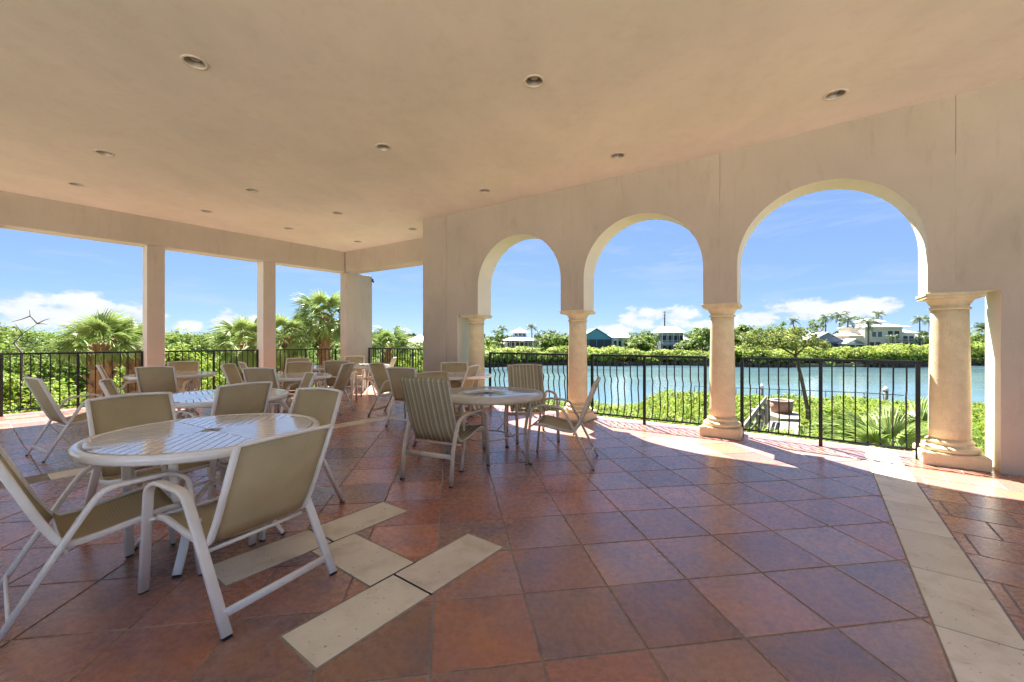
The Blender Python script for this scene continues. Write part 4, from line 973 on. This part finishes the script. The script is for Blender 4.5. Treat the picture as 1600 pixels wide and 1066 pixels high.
for i in range(len(dps)-1):
    for f in (0, .5):
        p = dps[i].lerp(dps[i+1], f); bm = bmesh.new(); sweep(bm, [(p.x, p.y, p.z), (p.x, p.y, p.z-1.1)], .07, .07, n=6); obj('post', bm, railm, dk)
dd = thing('dock', 'grey timber dock platform behind the planter at the water edge', 'dock')
for i in range(34):
    f = i/33*(len(dps)-1); k = min(int(f), len(dps)-2); p = dps[k].lerp(dps[k+1], f-k)
    o = boxo('deck_board', (p.x-.2, p.x+.2, p.y-1.6, p.y-.05, p.z-1.15, p.z-1.09), wood, dd)
pilew = mat('white_pile_cap', (.75, .74, .7), .5)
for u, v, Y, lb in ((1384, 604, 30.5, 'dock pile with a white cone cap right of the middle post'), (1190, 600, 34, 'dock pile with a white cap left of the planter')):
    t = thing('dock_pile', lb, 'pile', (PX(u, Y), Y, 0), 0, 'capped dock piles'); zt = H-(v-533)*Y/645
    bm = bmesh.new(); sweep(bm, [(0, 0, ZW-.6), (0, 0, zt-.3)], .30, .30, n=14); obj('post', bm, wood, t)
    bm = bmesh.new(); lathe(bm, [(.20, zt-.3), (.20, zt-.22), (.02, zt)], 16); obj('cap', bm, pilew, t)
brick = mat('pink_brick', (.42, .22, .17), .85, col2=(.32, .17, .13), scale=5, bump=.01, bscale=20)
pl = thing('round_planter', 'round pinkish brick planter with a pale rim near the dock', 'planter', (PX(1221, 20.2), 20.2, -2.155))
bm = bmesh.new(); lathe(bm, [(.43, 0), (.47, .25), (.49, .56), (.40, .56), (.40, .46)], 28); obj('wall', bm, brick, pl)
bm = bmesh.new(); lathe(bm, [(.40, .563), (.51, .563), (.51, .61), (.40, .61), (.40, .563)], 28, cap=False); obj('rim', bm, mat('pale_coping', (.55, .48, .42), .8), pl)
sheetp = mat('shell_path', (.27, .245, .20), .9, var=.2, scale=3, bump=.01)
bm = bmesh.new(); prism(bm, [(12.1, 18.6), (13.3, 18.4), (14.0, 20.4), (13.8, 21.6), (12.3, 21.4)], ZG+.01, -2.16); obj('dock_path', bm, sheetp, kind='structure')

# ------------------------------------------------------------------ far shore
white = mat('white_paint', (.76, .76, .74), .6, var=.06, scale=.6); whiteroof = mat('white_metal_roof', (.72, .73, .74), .45); grey_r = mat('grey_metal_roof', (.34, .40, .48), .45)
teal = mat('teal_siding', (.10, .30, .38), .6); slate = mat('slate_blue_siding', (.16, .19, .27), .6); win = mat('window_glass', (.03, .045, .06), .08, spec=.8); cream = mat('cream_render', (.62, .60, .52), .7); screen = mat('dark_porch_screen', (.035, .05, .07), .6)
pale = mat('pale_blue_siding', (.45, .52, .58), .6)
def hip(bm, x0, x1, y0, y1, z, h, ov=.5, ridge=None, th=.12):
    x0 -= ov; x1 += ov; y0 -= ov; y1 += ov; ym = (y0+y1)/2; xm = (x0+x1)/2; rr = (x1-x0)/2-(y1-y0)/2 if ridge is None else ridge
    rr = max(rr, .05)
    a = [bm.verts.new(p) for p in ((x0, y0, z), (x1, y0, z), (x1, y1, z), (x0, y1, z))]; e = [bm.verts.new(p) for p in ((x0, y0, z+th), (x1, y0, z+th), (x1, y1, z+th), (x0, y1, z+th))]
    r0 = bm.verts.new((xm-rr, ym, z+h)); r1 = bm.verts.new((xm+rr, ym, z+h)); bm.faces.new(a[::-1])
    for i in range(4): bm.faces.new((a[i], a[(i+1) % 4], e[(i+1) % 4], e[i]))
    bm.faces.new((e[0], e[1], r1, r0)); bm.faces.new((e[2], e[3], r0, r1)); bm.faces.new((e[1], e[2], r1)); bm.faces.new((e[3], e[0], r0))
def gable(bm, x0, x1, y0, y1, z, h, ov=.5, th=.14):
    """ridge runs along y, gable end towards the canal"""
    xm = (x0+x1)/2
    for s in (-1, 1):
        xe = x0-ov if s < 0 else x1+ov; ze = z-h*ov/((x1-x0)/2)
        q = [(xe, y0-ov, ze), (xm, y0-ov, z+h), (xm, y1+ov, z+h), (xe, y1+ov, ze)]
        lo = [bm.verts.new(p) for p in q]; hi = [bm.verts.new((p[0], p[1], p[2]+th)) for p in q]
        bm.faces.new(lo[::-1]); bm.faces.new(hi)
        for i in range(4): bm.faces.new((lo[i], lo[(i+1) % 4], hi[(i+1) % 4], hi[i]))
def wins(parent, xs, y, z0, z1, w_=1.1, m=win, fr=True):
    for x in xs:
        f = boxo('window', (x-w_/2-.08, x+w_/2+.08, y-.06, y+.02, z0-.08, z1+.08), white if fr else slate, parent); boxo('pane', (x-w_/2, x+w_/2, y-.075, y-.062, z0, z1), m, f)
GH = 'houses on the far shore'
def house(name, label, u, Y, z=ZG): return thing(name, label, 'house', (PX(u, Y), Y, z), 0, GH)
k = 1
# white two-roofed house in the smallest arch
h = house('white_house', 'white house with two stacked hipped roofs and a gallery, seen in the smallest arch', 812, 118)
boxo('wall', (-4.2, 4.2, 0, 7, 0, 4.6), white, h); bm = bmesh.new(); hip(bm, -4.6, 4.6, -1.6, 7, 5.0, 1.7, .4); obj('roof', bm, whiteroof, h)
boxo('upper_wall', (-2.0, 2.0, 2, 6, 5.6, 7.3), white, h); bm = bmesh.new(); hip(bm, -2.4, 2.4, 1.6, 6.4, 7.3, 1.4, .4); obj('upper_roof', bm, whiteroof, h)
boxo('gallery_floor', (-4.5, 4.5, -1.5, -.01, 2.4, 2.55), white, h); wins(h, [-3, -1.8, -.6, .6, 1.8, 3], 0, 3.0, 4.5, .9, screen); wins(h, [-1, .2, 1.3], 2, 6.2, 7.0, .8); wins(h, [-2.5, .0, 2.5], 0, .4, 2.0, 1.6, screen)
for x in np.linspace(-4.4, 4.4, 7): boxo('gallery_post', (x-.07, x+.07, -1.5, -1.36, 0, 5.0), white, h)
boxo('gallery_rail', (-4.4, 4.4, -1.5, -1.44, 3.35, 3.45), white, h)
# teal gable house with white wing
h = house('teal_house', 'teal gabled house with a dark screened porch and a white wing behind the second column', 932, 112)
boxo('wall', (-4.4, 4.2, 0, 9, 0, 5.6), teal, h); bm = bmesh.new(); a_ = [bm.verts.new(p) for p in ((-4.4, -.001, 5.6), (4.2, -.001, 5.6), (-.1, -.001, 8.1))]; b_ = [bm.verts.new(p) for p in ((-4.4, 8, 5.6), (4.2, 8, 5.6), (-.1, 8, 8.1))]; bm.faces.new(a_); bm.faces.new(b_)
for i in range(3): bm.faces.new((a_[i], a_[(i+1) % 3], b_[(i+1) % 3], b_[i]))
obj('gable', bm, teal, h); bm = bmesh.new(); gable(bm, -4.4, 4.2, 0, 9, 5.65, 2.6, .4); obj('roof', bm, mat('teal_roof', (.16, .38, .46), .5), h)
for x in (-3.1, -1.0, 1.1, 3.1): f = boxo('porch_screen', (x-.95, x+.95, -.05, -.01, 3.2, 5.3), screen, h)
for x in (-3.1, -1.0, 1.1, 3.1): f = boxo('porch_screen', (x-.95, x+.95, -.05, -.01, .4, 2.6), screen, h)
boxo('wing_wall', (4.21, 9.5, 1, 9, 0, 5.6), white, h); bm = bmesh.new(); hip(bm, 4.3, 10.0, 1, 9, 5.7, 2.0, .3, 1.5); obj('wing_roof', bm, whiteroof, h); wins(h, [5.3, 6.6, 8.2], 1, 3.4, 5.0, .8)
# narrow white roofed house with a radio mast
h = house('raised_house', 'tall pale blue house with a white roof and verandas in the middle arch', 1050, 110)
boxo('wall', (-3.0, 3.0, 0, 7, 0, 7.0), pale, h); bm = bmesh.new(); hip(bm, -3.0, 3.0, -1.2, 7, 7.0, 1.9, .3, 2.2); obj('roof', bm, whiteroof, h)
for z in (1.9, 4.7):
    for x in (-2.2, -.75, .75, 2.2): boxo('veranda_opening', (x-.6, x+.6, -.05, -.01, z, z+1.6), screen, h)
    boxo('veranda_floor', (-3.1, 3.1, -1.2, -.06, z-.75, z-.6), white, h); boxo('veranda_rail', (-3.1, 3.1, -1.2, -1.14, z+.25, z+.35), white, h)
for x in np.linspace(-3, 3, 5): boxo('veranda_post', (x-.07, x+.07, -1.2, -1.06, 0, 7.0), white, h)
boxo('side_wing', (3.01, 6.0, 1, 6, 0, 5.0), pale, h); bm = bmesh.new(); hip(bm, 3.0, 6.0, 1, 6, 5.0, 1.3, .3); obj('wing_roof', bm, grey_r, h)
t = thing('radio_mast', 'thin dark radio mast standing above the white roof in the middle arch', 'mast', (PX(1038.5, 120), 120, ZG)); bm = bmesh.new(); zt = H+47*120/645-ZG; sweep(bm, [(0, 0, 0), (0, 0, zt)], .34, .34, n=5); obj('pole', bm, iron, t)
for q, dz in enumerate((.5, 1.3, 2.1, 3.0)): boxo('antenna', (-.55+.1*q, .5-.1*q, -.05, .05, zt-dz-.08, zt-dz), iron, t)
# grey roofed house behind the middle column
h = house('grey_roof_house', 'house with a steep blue grey hipped roof just right of the middle column', 1150, 104)
boxo('wall', (-4, 3.0, 0, 7, 0, 4.4), pale, h); bm = bmesh.new(); hip(bm, -4, 3.0, 0, 7, 4.4, 3.9, .5, .4); obj('roof', bm, grey_r, h); wins(h, [-2, 0, 2], 0, 2.6, 3.9, 1)
# slate gable house
h = house('slate_house', 'low slate blue gabled house with a white roof slope in the largest arch', 1290, 108)
boxo('wall', (-3.8, 4.3, 0, 9, 0, 5.0), slate, h); bm = bmesh.new(); a_ = [bm.verts.new(p) for p in ((-3.8, -.001, 5.0), (4.3, -.001, 5.0), (.25, -.001, 6.9))]; b_ = [bm.verts.new(p) for p in ((-3.8, 8, 5.0), (4.3, 8, 5.0), (.25, 8, 6.9))]; bm.faces.new(a_); bm.faces.new(b_)
for i in range(3): bm.faces.new((a_[i], a_[(i+1) % 3], b_[(i+1) % 3], b_[i]))
obj('gable', bm, slate, h); bm = bmesh.new(); gable(bm, -3.8, 4.3, 0, 9, 5.05, 2.0, .5); obj('roof', bm, whiteroof, h)
for x in (-2.2, .2, 2.4): boxo('porch_screen', (x-1.0, x+1.0, -.05, -.01, 2.8, 4.5), screen, h)
boxo('left_wing', (-8.0, -3.81, 2, 9, 0, 4.6), white, h); bm = bmesh.new(); hip(bm, -8.0, -3.6, 2, 9, 4.6, 1.6, .4, 1.0); obj('wing_roof', bm, whiteroof, h)
boxo('porch_wall', (3.2, 8.0, -2.6, -.002, 0, 4.2), mat('pale_porch', (.5, .56, .6), .6), h); bm = bmesh.new(); gable(bm, 3.2, 8.0, -2.6, 0, 4.25, 1.1, .3); obj('porch_roof', bm, whiteroof, h)
for x in (4.5, 6.8): boxo('porch_screen', (x-.95, x+.95, -2.66, -2.61, 2.2, 3.9), screen, h)
# large white house
h = house('large_white_house', 'large white three storey house with stepped roofs and balconies in the largest arch', 1392, 112)
boxo('wall', (-7.0, 3.2, 0, 9, 0, 8.6), cream, h); bm = bmesh.new(); hip(bm, -6.4, 3.4, -1.0, 9, 8.6, 1.3, .7, 2.5); obj('roof', bm, whiteroof, h)
boxo('tower_wall', (-4.0, 0, 2.5, 7, 9.0, 10.2), cream, h); bm = bmesh.new(); hip(bm, -4.0, 0, 2.5, 7, 10.2, 1.1, .6, .5); obj('tower_roof', bm, whiteroof, h)
boxo('right_wing', (3.21, 7.2, .5, 8, 0, 7.0), cream, h); bm = bmesh.new(); hip(bm, 3.2, 7.2, .5, 8, 7.0, 1.4, .5, .6); obj('wing_roof', bm, whiteroof, h)
boxo('far_wing', (7.21, 11.2, 0, 6, 0, 5.4), pale, h); bm = bmesh.new(); hip(bm, 7.2, 11.2, 0, 6, 5.4, 1.3, .5, .6); obj('far_wing_roof', bm, whiteroof, h)
wins(h, [-4.6, -3.0], 0, 6.0, 7.4, 1.1); wins(h, [-5.2, -3.5], 0, 3.6, 4.6, 1.3); wins(h, [-.2, 1.6], 0, 5.7, 7.6, 1.3, screen); wins(h, [-.2, 1.6], 0, 2.8, 4.6, 1.4, screen)
wins(h, [4.4, 6.0], .5, 5.0, 6.3, 1.2, screen); wins(h, [4.4, 6.0], .5, 2.8, 4.4, 1.3, screen); wins(h, [8.2, 10.0], 0, 2.8, 4.8, 1.5, screen)
for z in (2.5, 5.3): boxo('balcony', (-1.4, 7.4, -1.0, -.01, z, z+.15), white, h); boxo('balcony_rail', (-1.4, 7.4, -1.0, -.94, z+.95, z+1.05), white, h)
for x in np.linspace(-1.4, 7.4, 6): boxo('balcony_post', (x-.08, x+.08, -1.0, -.86, 0, 6.6), white, h)
boxo('left_annex', (-10.5, -7.01, 1, 8, 0, 6.2), cream, h); bm = bmesh.new(); hip(bm, -10.5, -7.2, 1, 8, 6.2, 1.2, .4, .4); obj('annex_roof', bm, mat('tan_roof', (.5, .38, .28), .7), h)
# villas seen through the short far opening
for u, Y, lb, wd in ((612, 128, 'long low white villa with pale roofs seen left in the short far opening', 8.5), (652, 120, 'white villa with a broad pale roof seen right in the short far opening', 7.5)):
    h = house('white_villa', lb, u, Y); boxo('wall', (-wd/2, wd/2, 0, 8, 0, 4.3), pale if u > 630 else white, h); bm = bmesh.new(); hip(bm, -wd/2, wd/2, 0, 8, 4.3, 2.5, .6); obj('roof', bm, whiteroof, h)
    wins(h, list(np.linspace(-wd/2+1.2, wd/2-1.2, 4)), 0, 1.8, 3.6, 1.0)
h = house('white_cottage', 'little white cottage glimpsed behind the tall palm', 497, 95); boxo('wall', (-3, 3, 0, 6, 0, 4.4), pale, h); bm = bmesh.new(); hip(bm, -3, 3, 0, 6, 4.4, 1.6, .4); obj('roof', bm, whiteroof, h); wins(h, [-1.5, 1.5], 0, 2.5, 3.8)

# mangrove belt on the far shore: one mass, uneven height
def far_wood(name, n, x0, x1, y0, dep, top, size, m, seed, rr=(.7, 1.5)):
    rs = np.random.default_rng(seed); cx = rs.uniform(x0, x1, n); cy = y0(cx)+rs.random(n)*dep
    hh = np.array([top(a, b)*(1+.34*noise.noise(Vector((a*.19, b*.12, seed)))+.16*noise.noise(Vector((a*.6, b*.3, seed+7.)))) for a, b in zip(cx, cy)])
    Ps, Ns, Cs, Ss = [], [], [], []
    for a, b, h_ in zip(cx, cy, hh):
        r = rs.uniform(*rr); kk = int(26*(r/1.1)**1.6); d = rs.normal(size=(kk, 3)); d /= np.linalg.norm(d, axis=1, keepdims=True); d[:, 2] = np.abs(d[:, 2])*.9-.25
        z = ZG-.3+(h_-r*.6)*rs.random()**.45
        Ps.append(np.array((a, b, z))+d*np.array((r, r, r*.8))*(.5+.5*rs.random((kk, 1)))); Ns.append(d*.7+np.array((0, -.2, .6))+rs.normal(0, .4, (kk, 3))); Cs.append(hue(kk, rs.uniform(.65, 1.35), .12)); Ss.append(size*rs.uniform(.6, 1.3, kk))
    return link(name, leaf_mesh(name, np.vstack(Ps), np.concatenate(Ss), np.vstack(Ns), np.vstack(Cs), m, .75), None, kind='stuff')
fy = lambda x: 91.5+3.5*np.sin(x*.07)+2*np.sin(x*.21)
far_wood('far_mangroves', 2600, -60, 150, fy, 7.5, lambda a, b: 4.3+1.5*noise.noise(Vector((a*.07, 2.2, 1)))+max(0, (a-70)*.012)-(.7 if abs(a/b*645-243) < 45 or abs(a/b*645-12) < 40 else 0), .55, leafD, 3, rr=(1.0, 2.3))
def gaptop(a, b):
    u = a/b*645+800; t_ = 6.1+1.6*noise.noise(Vector((a*.08, b*.05, 4)))
    for c, hw in ((812, 36), (943, 44), (1052, 32), (1288, 62), (1395, 66), (630, 60)):
        if abs(u-c) < hw: t_ = 2.9
    return t_+(2.2 if 1062 < u < 1225 else 0)+(.6 if 840 < u < 915 else 0)
far_wood('far_wood', 4600, -100, 190, lambda x: fy(x)+6, 12, gaptop, .66, leafB, 5, rr=(.8, 2.0))
far_wood('distant_treeline', 3600, -420, 420, lambda x: 150+0*x, 90, lambda a, b: 7.6, 1.7, leafC, 8)
far_wood('left_distant_wood', 3600, -170, -12, lambda x: 42+np.abs(x)*.05, 40, lambda a, b: 5.2+.01*abs(a), .62, leafB, 11)
# shoreline roots
rootm = mat('mangrove_roots', (.10, .075, .05), .95, var=.5, scale=2)
bm = bmesh.new()
for x in np.arange(-60, 150, .55):
    y = float(fy(x))-.3+random.uniform(-.6, .4); box(bm, x-.35, x+.3, y-.3, y+.3, ZW-.3, ZG+random.uniform(-.2, .35))
obj('shoreline_roots', bm, rootm, kind='stuff')

# single trees and palms on the far shore
def crown_pinnate(seed, n=16):
    rs = np.random.default_rng(seed); P = []; F = []; Cc = []
    for i in range(n):
        az = i*2.4+rs.uniform(-.2, .2); el = rs.uniform(-.3, 1.2); ln = rs.uniform(2.3, 2.9); prev = None
        for s in range(7):
            t_ = s/6; x = ln*t_*math.cos(el*.7)*(1-.15*t_); z = ln*(math.sin(el)*t_-.62*t_**2.2); c_ = np.array((x*math.cos(az), x*math.sin(az), z)); wv = np.array((-math.sin(az), math.cos(az), 0))*(.42*math.sin(math.pi*min(1, t_*.85+.12))); dr = np.array((0, 0, -.30*math.sin(math.pi*min(1, t_*.9+.1))))
            cur = (c_-wv+dr, c_, c_+wv+dr)
            if prev is not None:
                for a, b in ((0, 1), (1, 2)):
                    # leaflets: split in two slim quads leaving gaps
                    for f0, f1 in ((.0, .34), (.5, .84)):
                        k = len(P); P.extend([prev[a]*(1-f0)+cur[a]*f0, prev[b]*(1-f0)+cur[b]*f0, prev[b]*(1-f1)+cur[b]*f1, prev[a]*(1-f1)+cur[a]*f1]); F.append((k, k+1, k+2, k+3)); Cc.append((rs.uniform(.7, 1.3),)*3)
            prev = cur
    me = bpy.data.meshes.new('crown'); me.from_pydata([tuple(p) for p in P], [], F); ca = me.color_attributes.new('tint', 'FLOAT_COLOR', 'CORNER'); ca.data.foreach_set('color', np.repeat(np.array([(*c, 1) for c in Cc], np.float32), 4, 0).ravel()); me.materials.append(frond_d); return me
CR = [crown_pinnate(60+i) for i in range(3)]
def far_palm(u, v, Y, label, s=1., lean=.4):
    zt = H-(v-533)*Y/645; t = thing('coconut_palm', label, 'palm', (PX(u, Y), Y, ZG), random.uniform(0, 6), 'palms on the far shore'); h = zt-ZG
    bm = bmesh.new(); sweep(bm, [(-lean*(1-i/6)**2, 0, h*i/6) for i in range(7)], .34*s, .34*s, n=7, taper=[1.3-.5*i/6 for i in range(7)]); obj('trunk', bm, bark, t)
    o = link('crown', random.choice(CR), None, t); o.location = (0, 0, h); o.scale = (s, s, s)
for u, v, Y, s, lb in [(785, 512, 112, .8, 'small palm left of the stacked roof house'), (831, 511, 124, 1.0, 'dark palm rising right of the stacked roof house'), (866, 521, 108, 1.0, 'palm in the wood between the stacked roof house and the second column'),
    (1290, 495, 126, 1.2, 'palm leaning above the slate gabled house, left one'), (1312, 492, 124, 1.35, 'tall dark palm right of the slate roof ridge'), (1325, 500, 118, 1.3, 'broad palm between the slate house and the large white house'),
    (1343, 500, 120, 1.1, 'palm at the left corner of the large white house'), (1357, 503, 106, 1.35, 'palm standing in front of the large white house'), (1372, 490, 130, 1.0, 'palm top showing over the stepped roof of the large white house'),
    (1437, 497, 112, .95, 'slender palm right of the large white house'), (1452, 499, 116, .95, 'palm partly hidden by the nearest stone column'), (1395, 527, 103, .8, 'short palm before the balconies of the large white house'),
    (1240, 500, 120, .9, 'palm tuft above the leaning tree crown'), (1541, 512, 95, 1.4, 'palm in the narrow gap beside the right hand pier'), (597, 518, 118, .7, 'small palm beside the corner pier in the far opening'), (621, 512, 135, .8, 'palm over the villa roofs in the far opening')]:
    far_palm(u, v, Y, lb, s)
def far_tree(u, v, Y, w_, label, m=leafC, top=None):
    zt = H-(v-533)*Y/645; h = zt-ZG; t = thing('broadleaf_tree', label, 'tree', (PX(u, Y), Y, ZG), 0, 'trees on the far shore')
    bm = bmesh.new(); trunk_bm(bm, [(0, 0, 0), (.1, 0, h*.4), (0, 0, h*.8)], .2, .06, 6); obj('trunk', bm, bark, t)
    P, S, Nn, Cc = clumped(26, 26, (0, 0, h*.66), (w_/2, w_/2, h*.34), w_*.16, .45, fill=.6); link('crown', leaf_mesh('crown', P, S, Nn, Cc, m), None, t)
for u, v, Y, w_, lb in [(775, 517, 106, 5, 'rounded dark tree at the left side of the smallest arch'), (850, 515, 112, 6, 'dense tree beside the stacked roof house'), (880, 519, 110, 5, 'tree touching the second column on the far shore'),
    (990, 520, 112, 7, 'tree between the teal house and the mast'), (1015, 517, 112, 6, 'tree left of the raised house under the mast'), (1085, 517, 108, 6, 'bright rounded tree right of the raised house'), (1180, 511, 108, 7, 'tree behind the crown of the leaning tree, left side'),
    (1215, 506, 112, 7, 'tree behind the crown of the leaning tree, middle'), (1240, 511, 110, 6, 'tree left of the slate gabled house'), (1276, 497, 122, 4.5, 'feathery dark tree above the white roof slope'), (1540, 510, 100, 7, 'dark tree in the gap beside the right hand pier'),
    (1445, 521, 108, 5, 'tree right of the large white house by the column'), (588, 523, 60, 4.5, 'grey green tree beside the corner pier across the water'), (1120, 517, 108, 6, 'tree behind the middle column')]:
    far_tree(u, v, Y, w_, lb, random.choice([leafB, leafC, leafB]))
